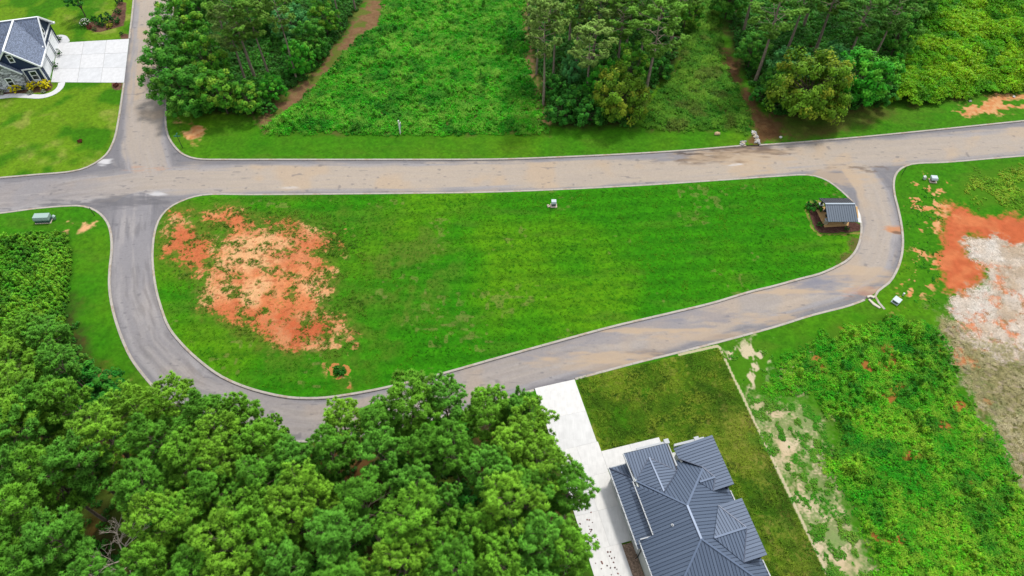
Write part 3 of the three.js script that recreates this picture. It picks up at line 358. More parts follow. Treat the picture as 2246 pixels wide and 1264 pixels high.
pave('driveway', 'white concrete driveway beside the dark metal roofed house', [...quadGrid(HL, [-8.35, -4.6, -1.1], [-4.3, 0]), ...quadGrid(HL, [-1.1, 2.1, 5.4, 8.7], [-4.28, -2.1, 0.1]), ...quadGrid(HL, [8.7, 12.2, 15.8, 19.5], [-4.26, -2.6, -1.02])], concA, LAND_Y + 0.035, [[-8.34, -4.27], [19.4, -4.23], [19.4, -1.06], [8.66, -1.06], [8.66, 0.06], [-1.1, 0.06], [-1.1, -0.04], [-8.34, -0.04]].map(([a, b]) => { const v = HL.map(a, b, 0); return [v.x, v.z]; }));
pave('walkway', 'white concrete walk from the driveway to the front porch', quadGrid(HL, [-0.05, 1.8], [0.1, 3, 6.05]).concat(quadGrid(HL, [1.8, 3.6], [5.3, 7.0])), concA, LAND_Y + 0.05);
{
  const o = new THREE.Group(); o.name = numbered('driveway'); o.userData = { kind: 'structure', label: 'broad white driveway in front of the three garage doors', category: 'driveway' }; scene.add(o);
  const L0 = at(128, 95.5), L1 = at(112, 182), R0 = at(284, 86.5), R1 = at(272.5, 183), N = 3, g = 0.0022;
  const q = (u, v) => { const a = L0.clone().lerp(L1, v), b = R0.clone().lerp(R1, v), p = a.lerp(b, u); return [p.x, p.z]; };
  const us = [0, 0.36, 0.68, 1]; part('concrete_bed', flatSlab([q(0.01, 0.01), q(0.99, 0.01), q(0.99, 0.99), q(0.01, 0.99)], 0.015, LAND_Y + 0.018), bedMat, o);
  for (let i = 0; i < 3; i++) for (let j = 0; j < N; j++) part('concrete_slab', flatSlab([q(us[i] + g, j / N + g), q(us[i + 1] - g, j / N + g), q(us[i + 1] - g, (j + 1) / N - g), q(us[i] + g, (j + 1) / N - g)], 0.02, LAND_Y + 0.03 + ((i + j) % 3) * 0.004), concB[(i + j) % 2], o);
  // round turn-out beside the garage
  const c = P2([[122, 84], [126, 79], [136, 78], [145, 80], [151, 86], [152.5, 93], [130, 95]]); part('concrete_slab', flatSlab(smooth(c, 0.4, true), 0.02, LAND_Y + 0.05), concB[1], o);
  const w = smooth(P2([[136, 182], [134, 190], [126, 200], [112, 208], [92, 213], [60, 212], [30, 211], [0, 214], [-40, 218]]), 0.6), ww = [], wr = [];
  w.forEach(([x, z], i) => { const a = w[Math.max(0, i - 1)], b = w[Math.min(w.length - 1, i + 1)], l = Math.hypot(b[0] - a[0], b[1] - a[1]), nx = -(b[1] - a[1]) / l * 0.55, nz = (b[0] - a[0]) / l * 0.55; ww.push([x + nx, z + nz]); wr.unshift([x - nx, z - nz]); });
  const wk = struct('walkway', flatSlab([...ww, ...wr], 0.02, LAND_Y + 0.04), concB[0], 'curved pale walkway round the flower bed of the stone house');
}
// ---------------------------------------------------------------- metal-roofed house
function metalMat(r, g, b) { return new THREE.MeshStandardMaterial({ color: col(r, g, b), roughness: 0.42, metalness: 0.25 }); }
const roofTones = [metalMat(102, 118, 142), metalMat(98, 114, 138), metalMat(106, 122, 146), metalMat(100, 116, 140)], roofRib = metalMat(60, 73, 98), capMat = metalMat(108, 125, 152);
const white = mat(206, 210, 214, 0.7), offWhite = mat(226, 232, 228, 0.8), trimDark = mat(44, 48, 56, 0.6);
function seamRoof(house, fr, poly, hf, axis, step, label, flipTone = 0) { // one slope: standing-seam panels side by side
  const o = new THREE.Group(); o.name = partName(house, 'roof'); house.add(o); if (label) o.userData.label = label;
  const inv = new THREE.Matrix4().copy(house.matrix).invert(), map = (a, b, h) => fr.map(a, b, h).sub(house.position);
  const k = axis === 'a' ? 1 : 0; let lo = 1e9, hi = -1e9; for (const p of poly) { lo = Math.min(lo, p[k]); hi = Math.max(hi, p[k]); }
  const n = Math.max(1, Math.round((hi - lo) / step)), st = (hi - lo) / n;
  for (let i = 0; i < n; i++) {
    const s0 = lo + i * st, s1 = s0 + st; const cut = (a, b) => clipHalf(clipHalf(poly, k, a, true), k, b, false);
    const pan = cut(s0 + 0.004, s1 - 0.02), rib = cut(s1 - 0.02, s1), gs = [];
    if (pan.length > 2 && Math.abs(polyArea(pan)) > 0.003) gs.push(slab(pan, (a, b) => hf(a, b) - 0.05, (a, b) => hf(a, b), map));
    if (rib.length > 2 && Math.abs(polyArea(rib)) > 0.0003) gs.push(slab(rib, (a, b) => hf(a, b) - 0.05, (a, b) => hf(a, b) + 0.045, map));
    if (!gs.length) continue;
    const p = part('roof_panel', gs.length > 1 ? joinGroups(gs) : gs[0], gs.length > 1 ? [roofTones[(i * 7 + flipTone) % 4], roofRib] : roofTones[i % 4], o);
  }
  return o;
}
function joinGroups(gs) { const g = mergeGeometries(gs, true); return g; }
function capLine(house, fr, pts, m = capMat, w = 0.2, name = 'ridge_cap') { const gs = []; for (let i = 0; i < pts.length - 1; i++) gs.push(beam(fr.map(...pts[i]).sub(house.position), fr.map(...pts[i + 1]).sub(house.position), w, 0.07)); return part(name, gs.length > 1 ? merge(gs) : gs[0], m, house); }
function wallLine(house, fr, pts, h0, h1, t, m, name = 'wall', label) { // vertical walls along plan points
  const gs = []; for (let i = 0; i < pts.length - 1; i++) { const [a0, b0] = pts[i], [a1, b1] = pts[i + 1], L = Math.hypot(a1 - a0, b1 - b0), nx = -(b1 - b0) / L * t / 2, nz = (a1 - a0) / L * t / 2; gs.push(slab([[a0 + nx, b0 + nz], [a1 + nx, b1 + nz], [a1 - nx, b1 - nz], [a0 - nx, b0 - nz]], () => h0, () => h1, (a, b, h) => fr.map(a, b, h).sub(house.position))); }
  return part(name, gs.length > 1 ? merge(gs) : gs[0], m, house, label);
}
{
  const fr = HL, c = fr.map(9, 4, 0); c.y = 0;
  const house = thing('metal_roofed_house', 'house with dark blue standing seam metal roof at the foot of the white driveway', 'house', [c.x, 0, c.z]);
  const p = 0.47, RZ = 5.0, rb = 4.35, J = 8.4, Kk = 11.3;
  const W = (a, b) => RZ - p * (rb - b), E = (a, b) => RZ - p * (b - rb), N = (a, b) => RZ - p * (J - a), So = (a, b) => RZ - p * (a - Kk);
  const step = 0.29, BE = 9.4, BW = 1.1, BW2 = -0.08;
  // hip lines: a = J - (rb-b) etc.
  const backA = Kk + 5.05;
  seamRoof(house, fr, [[J, rb], [Kk, rb], [Kk + (rb - BW2), BW2], [9.62, BW2], [9.62, BW], [J - (rb - BW), BW]], W, 'b', step, null, 0);
  seamRoof(house, fr, [[J, rb], [Kk, rb], [Kk + (BE - rb), BE], [J - 2.4, BE], [J - 3.2, rb + 3.2]], E, 'b', step, null, 1);
  seamRoof(house, fr, [[J, rb], [J - (rb - 1.45), 1.45], [4.45, 1.5], [3.6, 3.2], [3.6, 6.0], [4.9, 7.55], [J - 3.2, rb + 3.2]], N, 'a', step, null, 2);
  seamRoof(house, fr, [[Kk, rb], [Kk + (rb - BW2), BW2], [backA, BW2], [backA, BE]], So, 'a', step, null, 3);
  // front shed facade and its saddle
  const fA = 2.2, fh = (a) => 3.82 - 0.21 * (a - fA);
  const FS = (a, b) => fh(a);
  seamRoof(house, fr, [[fA, 1.1], [fA, 5.2], [4.75, 5.3], [3.05, 3.22], [4.75, 1.42]], FS, 'a', 0.27, null, 1);
  const ridgeH = (a) => 3.66 + (a - 3.05) * 0.125, Fp = [6.5, 3.2];
  const sadW = (a, b) => ridgeH(a) - 0.27 * (3.22 - b) + 0.02, sadE = (a, b) => ridgeH(a) - 0.27 * (b - 3.22) + 0.02;
  seamRoof(house, fr, [[3.05, 3.22], [6.5, 3.2], [4.75, 1.42]], sadW, 'b', step, null, 2); seamRoof(house, fr, [[3.05, 3.22], [4.75, 5.3], [6.5, 3.2]], sadE, 'b', step, null, 3);
  // right front shed
  const RS = (a, b) => 3.0 + 0.232 * (b - 5.92) + 0.05;
  seamRoof(house, fr, [[2.48, 5.95], [2.5, 9.62], [7.32, 9.52], [7.32, 7.6], [6.22, 8.25], [5.0, 7.6], [3.6, 6.0]], RS, 'b', step, null, 0);
  const sl = (x0, y0, h0, x1, y1, h1, x2, y2, h2) => { const d = (x1 - x0) * (y2 - y0) - (x2 - x0) * (y1 - y0); const A = ((h1 - h0) * (y2 - y0) - (h2 - h0) * (y1 - y0)) / d, B = ((x1 - x0) * (h2 - h0) - (x2 - x0) * (h1 - h0)) / d; return (a, b) => h0 + A * (a - x0) + B * (b - y0); };
  seamRoof(house, fr, [[6.44, 6.6], [6.24, 8.25], [5.0, 7.6]], sl(6.44, 6.6, 4.0, 6.24, 8.25, 3.64, 5.0, 7.6, 3.48), 'a', step, null, 1);
  seamRoof(house, fr, [[6.44, 6.6], [7.32, 7.6], [6.24, 8.25]], sl(6.44, 6.6, 4.0, 6.24, 8.25, 3.64, 7.32, 7.6, 3.5), 'a', step, null, 2);
  // right rear shed
  const TS = (a, b) => 3.53 + 0.21 * (b - 7.5) + 0.06;
  seamRoof(house, fr, [[8.65, 7.45], [8.68, 9.55], [13.6, 9.45], [13.62, 7.45], [11.1, 8.85]], TS, 'b', step, null, 3);
  seamRoof(house, fr, [[11.36, 5.6], [11.1, 8.85], [8.65, 7.45]], sl(11.36, 5.6, 4.5, 11.1, 8.85, 3.9, 8.65, 7.45, 3.6), 'a', step, null, 0);
  seamRoof(house, fr, [[11.36, 5.6], [13.62, 7.45], [11.1, 8.85]], sl(11.36, 5.6, 4.5, 11.1, 8.85, 3.9, 13.62, 7.45, 3.6), 'a', step, null, 1);
  // lean-to along the driveway
  const LT = (a, b) => 2.42 + 0.33 * (b + 0.3), LTf = (a, b) => 2.42 + 0.33 * (a - 2.65);
  seamRoof(house, fr, [[2.65, -0.3], [10.15, -0.3], [10.15, 1.35], [4.3, 1.35]], LT, 'b', step, null, 2);
  seamRoof(house, fr, [[2.65, -0.3], [4.3, 1.35], [2.65, 1.35]], LTf, 'a', step, null, 1);
  // caps
  capLine(house, fr, [[J, rb, RZ + 0.05], [Kk, rb, RZ + 0.05]]); capLine(house, fr, [[J, rb, RZ + 0.05], [4.75, 1.35, 3.42]], capMat, 0.16); capLine(house, fr, [[J, rb, RZ + 0.05], [5.2, 7.55, 3.54]], capMat, 0.2);
  capLine(house, fr, [[Kk, rb, RZ + 0.05], [Kk + (rb - BW2), BW2, W(0, BW2) + 0.05]], capMat, 0.18); capLine(house, fr, [[Kk, rb, RZ + 0.05], [backA, BE, E(0, BE) + 0.05]], capMat, 0.18);
  capLine(house, fr, [[3.05, 3.22, 3.72], [6.5, 3.2, 4.14]], capMat, 0.16); capLine(house, fr, [[6.44, 6.6, 4.06], [6.24, 8.25, 3.7]], capMat, 0.18); capLine(house, fr, [[11.36, 5.6, 4.55], [11.1, 8.85, 3.96]], capMat, 0.18);
  capLine(house, fr, [[2.65, -0.3, 2.47], [4.3, 1.35, 3.0]], roofRib, 0.12);
  // valleys
  for (const [q0, q1] of [[[3.05, 3.22, 3.68], [4.75, 1.42, 3.33]], [[3.05, 3.22, 3.68], [4.75, 5.3, 3.33]], [[3.6, 6.0, 3.1], [5.0, 7.6, 3.5]], [[5.0, 7.6, 3.5], [6.24, 8.25, 3.66]], [[6.24, 8.25, 3.66], [7.32, 7.6, 3.5]], [[8.65, 7.45, 3.62], [11.1, 8.85, 3.92]], [[11.1, 8.85, 3.92], [13.62, 7.45, 3.6]], [[6.5, 3.2, 4.16], [4.75, 5.3, 3.34]]]) capLine(house, fr, [q0, q1], roofRib, 0.09, 'valley_flashing');
  // walls, fascias, gutters
  wallLine(house, fr, [[4.6, 1.4], [9.9, 1.4]], 0.1, 3.35, 0.2, offWhite); wallLine(house, fr, [[9.9, 0.1], [15.9, 0.1]], 0.1, 2.82, 0.2, offWhite, 'wall', 'pale board wall beside the gravel strip');
  wallLine(house, fr, [[2.95, 0.02], [9.9, 0.02]], 0.1, 2.42, 0.2, offWhite); wallLine(house, fr, [[2.95, 0.02], [2.95, 1.4]], 0.1, 2.4, 0.2, offWhite); wallLine(house, fr, [[2.55, 1.4], [2.55, 5.0]], 0.1, 3.55, 0.2, offWhite); wallLine(house, fr, [[2.55, 1.4], [4.7, 1.4]], 0.1, 3.3, 0.2, offWhite); wallLine(house, fr, [[2.55, 5.0], [4.6, 5.0]], 0.1, 3.2, 0.2, offWhite);
  wallLine(house, fr, [[4.4, 5.0], [4.4, 6.2]], 0.1, 2.9, 0.2, offWhite); wallLine(house, fr, [[2.9, 6.2], [2.9, 9.2]], 0.1, 3.05, 0.2, offWhite); wallLine(house, fr, [[2.9, 6.2], [4.4, 6.2]], 0.1, 2.9, 0.2, offWhite); wallLine(house, fr, [[2.9, 9.25], [15.9, 9.1]], 0.1, 2.62, 0.2, offWhite); wallLine(house, fr, [[2.9, 9.28], [7.2, 9.2]], 2.62, 3.68, 0.2, trimDark); wallLine(house, fr, [[8.75, 9.2], [13.5, 9.15]], 2.62, 3.8, 0.2, trimDark); wallLine(house, fr, [[15.9, 0.1], [15.9, 9.1]], 0.1, 2.6, 0.2, offWhite);
  const G = (pts, h, m, w = 0.14, name = 'gutter') => { const gs = []; for (let i = 0; i < pts.length - 1; i++) gs.push(beam(fr.map(pts[i][0], pts[i][1], h).sub(house.position), fr.map(pts[i + 1][0], pts[i + 1][1], h).sub(house.position), w, 0.13)); return part(name, merge(gs), m, house); };
  G([[4.75, BW - 0.05], [9.6, BW - 0.05]], 3.42, white, 0.1); G([[9.62, BW2 - 0.05], [15.6, BW2 - 0.05]], 2.87, white, 0.1); G([[2.65, -0.36], [10.15, -0.36]], 2.37, white, 0.12); G([[2.6, -0.3], [2.6, 1.3]], 2.37, white, 0.1); G([[7.4, BE + 0.05], [8.7, BE + 0.05]], 2.62, white, 0.12); G([[13.6, BE + 0.05], [16.2, BE + 0.05]], 2.62, white, 0.12);
  G([[9.62, BW2], [9.62, BW]], 3.2, white, 0.1, 'rake_trim'); G([[fA - 0.08, 1.1], [fA - 0.08, 5.2]], 3.74, white, 0.06, 'rake_trim'); G([[2.42, 5.95], [2.44, 9.62]], 3.3, white, 0.08, 'rake_trim');
  part('rake_trim', beam(fr.map(2.2, 1.04, 3.78).sub(house.position), fr.map(4.75, 1.2, 3.3).sub(house.position), 0.1, 0.2), white, house); part('rake_trim', beam(fr.map(2.2, 5.26, 3.78).sub(house.position), fr.map(4.6, 5.34, 3.3).sub(house.position), 0.1, 0.16), trimDark, house);
  // gutter straps
  const dots = []; for (let i = 0; i < 8; i++) dots.push(box(0.07, 0.05, 0.07).translate(...fr.map(5.2 + i * 0.6, BW - 0.02, 3.53).sub(house.position).toArray())); for (let i = 0; i < 9; i++) dots.push(box(0.07, 0.05, 0.07).translate(...fr.map(9.9 + i * 0.6, BW2 - 0.02, 2.98).sub(house.position).toArray())); for (let i = 0; i < 11; i++) dots.push(box(0.07, 0.05, 0.07).translate(...fr.map(3.2 + i * 0.62, -0.34, 2.48).sub(house.position).toArray())); for (const a of [7.6, 8.0, 8.45, 13.9, 14.6, 15.3]) dots.push(box(0.08, 0.06, 0.08).translate(...fr.map(a, BE + 0.02, 2.74).sub(house.position).toArray()));
  part('gutter_strap', merge(dots), white, house);
  // downspouts
  { const q = (a, b, h) => fr.map(a, b, h).sub(house.position); part('downspout', merge([bar(q(10.1, 0.05, 2.45), q(10.2, -0.05, 2.2), 0.05), bar(q(10.2, -0.05, 2.2), q(10.2, -0.05, 0.2), 0.05), bar(q(10.2, -0.05, 0.25), q(10.3, -0.35, 0.15), 0.05)]), trimDark, house); part('downspout', merge([bar(q(4.75, 1.05, 3.4), q(4.72, 1.15, 3.0), 0.06), bar(q(4.72, 1.15, 3.0), q(4.7, 1.28, 2.9), 0.06)]), white, house); }
  // vent pipe and porch posts
  const pv = fr.map(9.45, 2.72, 0).sub(house.position), ph = S * W(9.45, 2.72); part('vent_pipe', merge([cyl(0.05, 0.05, 0.32, pv.x, ph - 0.05, pv.z), (() => { const g = new THREE.TorusGeometry(0.1, 0.05, 8, 16); g.rotateX(Math.PI / 2); g.translate(pv.x, ph + 0.04, pv.z); return g; })()]), white, house);
  for (const [a, b, ht] of [[1.75, 5.55, 3.1], [2.15, 8.45, 2.9]]) { const q = fr.map(a, b, 0).sub(house.position), gs = []; const lowB = box(0.62, 1.0, 0.62, 0, 0.55, 0), cap = box(0.74, 0.1, 0.74, 0, 1.1, 0), post = box(0.3, (ht - 1.1) * S, 0.3, 0, 1.15 + (ht - 1.1) * S / 2, 0), top = box(0.52, 0.16, 0.52, 0, ht * S + 0.05, 0); for (const g of [lowB, cap, post, top]) { g.rotateY(HL.turn); g.translate(q.x, 0, q.z); gs.push(g); } part('porch_post', merge(gs), white, house); }
  part('porch_beam', merge([beam(fr.map(1.75, 2.6, 3.0).sub(house.position), fr.map(1.75, 5.7, 3.0).sub(house.position), 0.18, 0.2), beam(fr.map(1.75, 5.55, 3.05).sub(house.position), fr.map(4.2, 5.55, 3.05).sub(house.position), 0.16, 0.2), beam(fr.map(2.15, 6.2, 2.85).sub(house.position), fr.map(2.15, 9.2, 2.85).sub(house.position), 0.16, 0.2)]), white, house);
  // windows and door on the driveway side and the front
  const glass = new THREE.MeshPhysicalMaterial({ color: new THREE.Color(0.02, 0.025, 0.03), roughness: 0.08 });
  for (const a of [4.3, 6.4, 8.5]) { const q = fr.map(a, -0.1, 1.45).sub(house.position); const f = box(1.1, 1.3, 0.06); f.rotateY(HL.turn); f.translate(q.x, q.y, q.z); const w = part('window', f, white, house); const g = box(0.9, 1.1, 0.08); g.rotateY(HL.turn); g.translate(q.x, q.y, q.z); part('pane', g, glass, w); }
  { const q = fr.map(2.42, 3.2, 1.2).sub(house.position), d = box(0.08, 2.3, 1.1); d.rotateY(HL.turn); d.translate(q.x, q.y, q.z); part('front_door', d, trimDark, house); }
  // condenser-like white cabinet by the wall
}
{ // gravel strip
  const fr = HL, poly = [[8.85, -1.02], [8.85, -0.04], [15.9, -0.02], [19.5, -1.0]].map(([a, b]) => { const v = fr.map(a, b, 0); return [v.x, v.z]; });
  const tx = dataTex(256, 256, (x, y) => { const n = HASH[(((x >> 1) * 71) + ((y >> 1) * 913)) & 65535], k = 0.55 + 0.5 * n, w = HASH[((x >> 1) * 19 + (y >> 1) * 313) & 65535]; return [lerp(150, 176, w) * k, lerp(128, 150, w) * k, lerp(108, 130, w) * k]; }, true); tx.repeat.set(0.7, 0.7);
  struct('gravel_strip', flatSlab(poly, 0.02, LAND_Y + 0.05), new THREE.MeshStandardMaterial({ map: tx, roughness: 1, bumpMap: bumpTex, bumpScale: 0.03 }), 'tan gravel strip between driveway and pale house wall');
  const r = rng(5), st = new THREE.DodecahedronGeometry(0.07, 0), n = 900, im = new THREE.InstancedMesh(st, new THREE.MeshStandardMaterial({ roughness: 1 }), n), M = new THREE.Matrix4(), q = new THREE.Quaternion(), e = new THREE.Euler();
  for (let i = 0; i < n; i++) { const a = lerp(8.9, 15.8, r()), b = lerp(-0.98, -0.08, r()), v = fr.map(a, b, 0), s = 0.5 + r() * 0.7; e.set(r() * 6, r() * 6, r() * 6); q.setFromEuler(e); M.compose(new THREE.Vector3(v.x, LAND_Y + 0.06, v.z), q, new THREE.Vector3(s, s * 0.7, s)); im.setMatrixAt(i, M); const k = 0.7 + r() * 0.5; im.setColorAt(i, col(178 * k, 152 * k, 130 * k)); }
  im.name = 'gravel'; shadowed(im); tag(im, 'loose tan gravel stones beside the pale house wall', 'gravel', null, 'stuff'); scene.add(im);
}
// ---------------------------------------------------------------- stone and blue-sided house
{
  const fr = HU, c = fr.map(-4, -3, 0); c.y = 0;
  const house = thing('stone_house', 'blue sided house with grey shingle gables, stone front and white garage doors', 'house', [c.x, 0, c.z]);
  const L = (a, b, h) => fr.map(a, b, h).sub(house.position);
  const shTex = dataTex(256, 256, (x, y) => { const row = Math.floor(y / 8), cx = Math.floor((x + (row % 2) * 9 + HASH[row * 31] * 12) / 14), k = 0.8 + 0.34 * HASH[(row * 57 + cx * 131) & 65535] - (y % 8 === 0 ? 0.22 : 0); return [104 * k, 114 * k, 134 * k]; }, true); shTex.repeat.set(0.35, 0.35);
  const shingle = new THREE.MeshStandardMaterial({ map: shTex, roughness: 0.95, bumpMap: shTex, bumpScale: 0.02 });
  const sidTex = dataTex(8, 128, (x, y) => { const k = y % 16 < 2 ? 0.55 : 1; return [22 * k, 42 * k, 74 * k]; }, true); sidTex.repeat.set(1, 0.9);
  const siding = new THREE.MeshStandardMaterial({ map: sidTex, roughness: 0.7 });
  const stTex = (() => { // ashlar-like mixed stone: centres with colours
    const r = rng(9), pts = []; for (let i = 0; i < 90; i++) pts.push([r() * 256, r() * 256, r()]);
    return dataTex(256, 256, (x, y) => { let d1 = 1e9, d2 = 1e9, c = 0; for (const [px, py, v] of pts) { let dx = Math.abs(x - px), dy = Math.abs(y - py); dx = Math.min(dx, 256 - dx); dy = Math.min(dy, 256 - dy); const d = Math.hypot(dx, dy * 1.9); if (d < d1) { d2 = d1; d1 = d; c = v; } else if (d < d2) d2 = d; } const e = d2 - d1 < 3 ? 0.62 : 1, k = (0.62 + 0.5 * c) * e * (0.94 + 0.1 * HASH[(x * 7 + y * 977) & 65535]); return [188 * k, 190 * k, 198 * k]; }, true);
  })(); stTex.repeat.set(0.3, 0.3);
  const stone = new THREE.MeshStandardMaterial({ map: stTex, roughness: 0.95, bumpMap: stTex, bumpScale: 0.06 });
  const trim = new THREE.MeshStandardMaterial({ color: new THREE.Color(0.72, 0.74, 0.76), roughness: 0.55 }), glass = new THREE.MeshPhysicalMaterial({ color: new THREE.Color(0.015, 0.02, 0.025), roughness: 0.1 });
  const plane = (name, poly, hf, m, th = 0.12, label) => part(name, slab(poly, (a, b) => hf(a, b) - th, hf, L), m, house, label);
  // main ridge runs across at a = -6.5; east gable at b = 0.35
  const RH = 6.3, ra = -6.5, ps = (RH - 3.0) / 3.3, pn = (RH - 3.15) / 4.0, gb = -2.95, pg = (RH - 3.0) / 3.25;
  plane('roof', [[ra, 0.38], [-3.2, 0.38], [-3.2, 0.3], [ra, gb]], (a, b) => RH - ps * (a - ra), shingle);
  plane('roof', [[ra, 0.38], [ra, -14], [ra - 4.0, -14], [ra - 4.0, 0.38]], (a, b) => RH - pn * (ra - a), shingle);
  plane('roof', [[ra, gb], [-3.2, gb - 3.25], [-3.2, -14], [ra, -14]], (a, b) => RH - ps * (a - ra) - 0.005, shingle);
  plane('roof', [[ra, gb], [1.85, gb], [1.55, 0.34], [-3.2, 0.34]], (a, b) => RH - pg * (b - gb), shingle);
  plane('roof', [[ra, gb], [-3.2, gb - 3.25], [1.6, gb - 3.25], [1.85, gb]], (a, b) => RH - pg * (gb - b), shingle);
  // stone front gable, lower
  const sg = -4.35, sh = 4.65, pS = (sh - 2.65) / 1.95;
  plane('roof', [[1.5, sg], [2.35, sg], [2.3, -2.3], [1.5, -2.3]], (a, b) => sh - pS * (b - sg), shingle, 0.1); plane('roof', [[1.5, sg], [2.35, sg], [2.3, -6.4], [1.5, -6.4]], (a, b) => sh - pS * (sg - b), shingle, 0.1);
  // gable and side walls: polygon (along, height) extruded
  const gableWall = (name, prof, mk, m, t, label) => { const shp = new THREE.Shape(prof.map(([x, y]) => new THREE.Vector2(x, y))); const g0 = new THREE.ExtrudeGeometry(shp, { depth: t, bevelEnabled: false }); const p = g0.attributes.position; for (let i = 0; i < p.count; i++) { const v = mk(p.getX(i), p.getY(i), p.getZ(i)); p.setXYZ(i, v.x, v.y, v.z); } g0.computeVertexNormals(); return part(name, g0, m, house, label); };
  const east = (x, y, z) => L(x, 0.0 - z, y), southW = (off) => (x, y, z) => L(off - z, x, y);
  // east gable with three garage openings left in the wall
  gableWall('wall', [[-10.3, 2.35], [-10.3, 3.2], [ra, 6.15], [-3.3, 3.1], [1.3, 3.0], [1.3, 2.35]], east, siding, 0.2, 'dark blue sided gable above the garage doors');
  const doors = [[-9.5, -6.6], [-6.1, -3.25], [-2.75, 0.2]];
  const piers = [[-10.3, -9.5], [-6.6, -6.1], [-3.25, -2.75], [0.2, 1.3]]; for (const [x0, x1] of piers) gableWall('wall', [[x0, 0], [x0, 2.35], [x1, 2.35], [x1, 0]], east, siding, 0.2);
  for (const [x0, x1] of doors) {
    const d = new THREE.Group(); d.name = partName(house, 'garage_door'); house.add(d); const n = 4;
    for (let i = 0; i < n; i++) part('door_panel', slab([[x0 + 0.05, -0.12], [x1 - 0.05, -0.12], [x1 - 0.05, -0.05], [x0 + 0.05, -0.05]], () => 0.04 + i * 0.565, () => 0.04 + i * 0.565 + 0.545, L), trim, d);
    part('door_trim', merge([slab([[x0 - 0.08, 0], [x0 + 0.05, 0], [x0 + 0.05, 0.05], [x0 - 0.08, 0.05]], () => 0.02, () => 2.4, L), slab([[x1 - 0.05, 0], [x1 + 0.08, 0], [x1 + 0.08, 0.05], [x1 - 0.05, 0.05]], () => 0.02, () => 2.4, L), slab([[x0 - 0.08, 0], [x1 + 0.08, 0], [x1 + 0.08, 0.06], [x0 - 0.08, 0.06]], () => 2.3, () => 2.46, L)]), trim, d);
  }
  part('trim_band', slab([[-10.4, 0], [-3.2, 0], [-3.2, 0.12], [-10.4, 0.12]], () => 3.16, () => 3.34, L), trim, house);
  const rake = (p0, p1, w = 0.16, h = 0.24) => part('rake_trim', beam(L(...p0), L(...p1), w, h), trim, house);
  rake([ra, 0.42, 6.28], [-3.15, 0.42, 2.98]); rake([ra, 0.42, 6.28], [-10.55, 0.42, 3.1], 0.3, 0.26); rake([ra, 0.42, 6.33], [ra, -14, 6.33], 0.24, 0.1); part('soffit', slab([[-10.6, -0.1], [-10.2, -0.1], [-10.2, 0.7], [-10.6, 0.7]], () => 3.0, () => 3.2, L), trim, house);
  rake([-3.2, 0.36, 2.96], [1.6, 0.36, 2.96], 0.2, 0.16); rake([1.88, gb, 6.28], [1.6, 0.36, 2.98]); rake([1.88, gb, 6.28], [1.65, gb - 3.3, 2.98]); rake([ra + 0.2, gb, 6.36], [1.8, gb, 6.36], 0.3, 0.05);
  rake([2.38, sg, sh], [2.32, -2.25, 2.66], 0.14, 0.2); rake([2.38, sg, sh], [2.32, -6.4, 2.66], 0.14, 0.2);
  // south gable wall, siding above, then the stone gable and the sided bay
  gableWall('wall', [[-6.1, 0], [-6.1, 3.0], [gb, 6.1], [0.05, 3.05], [0.05, 0]], southW(1.5), siding, 0.2, 'dark blue sided south gable with a tall window');
  gableWall('wall', [[-6.25, 0], [-6.25, 2.65], [sg, 4.5], [-2.4, 2.65], [-2.4, 0]], southW(2.15), stone, 0.2, 'grey stone front wall'); gableWall('wall', [[1.5, 0], [1.5, 2.6], [2.15, 2.6], [2.15, 0]], (x, y, z) => L(x, -2.4 - z, y), stone, 0.2);
  gableWall('wall', [[-6.25, 0], [-6.25, 3], [-14, 3], [-14, 0]], southW(0.2), siding, 0.2); gableWall('wall', [[-10.3, 0], [-10.3, 3.1], [1.4, 3.1], [1.4, 0]], (x, y, z) => L(x, -14 - z, y), siding, 0.2); gableWall('wall', [[0, 0], [0, 3.1], [-14, 3.1], [-14, 0]], southW(-10.1), siding, 0.2);
  // bay
  gableWall('bay', [[-2.15, 0.85], [-2.15, 2.95], [0.05, 2.95], [0.05, 0.85]], southW(1.62), siding, 0.12); gableWall('bay_base', [[-2.3, 0], [-2.3, 0.85], [0.1, 0.85], [0.1, 0]], southW(1.7), stone, 0.2);
  part('trim_band', slab([[1.62, -2.3], [1.62, 0.15], [1.72, 0.15], [1.72, -2.3]], () => 0.82, () => 0.98, L), trim, house); part('trim_band', slab([[1.6, -2.35], [1.6, 0.15], [1.74, 0.15], [1.74, -2.35]], () => 2.86, () => 3.02, L), trim, house);
  part('corner_trim', slab([[1.5, -0.05], [1.66, -0.05], [1.66, 0.12], [1.5, 0.12]], () => 0.0, () => 3.0, L), trim, house); part('corner_trim', slab([[1.62, -2.3], [1.7, -2.3], [1.7, -2.16], [1.62, -2.16]], () => 0.9, () => 2.9, L), trim, house);
  const win = (name, b0, b1, h0, h1, a, ax) => { // window on a wall: frame with two panes
    const quad = (b0, b1, h0, h1, d0, d1) => ax === 's' ? slab([[a + d0, b0], [a + d0, b1], [a + d1, b1], [a + d1, b0]], () => h0, () => h1, L) : slab([[b0, a + d0], [b1, a + d0], [b1, a + d1], [b0, a + d1]], () => h0, () => h1, L);
    const hm = (h0 + h1) / 2, w = part(name, merge([quad(b0, b1, h0, h0 + 0.12, 0, 0.07), quad(b0, b1, h1 - 0.14, h1, 0, 0.07), quad(b0, b0 + 0.13, h0, h1, 0, 0.06), quad(b1 - 0.13, b1, h0, h1, 0, 0.06), quad(b0, b1, hm - 0.04, hm + 0.04, 0, 0.05)]), trim, house);
    part('pane', quad(b0 + 0.12, b1 - 0.12, h0 + 0.1, hm - 0.03, 0, 0.025), glass, w); part('pane', quad(b0 + 0.12, b1 - 0.12, hm + 0.03, h1 - 0.1, 0, 0.025), glass, w); return w;
  };
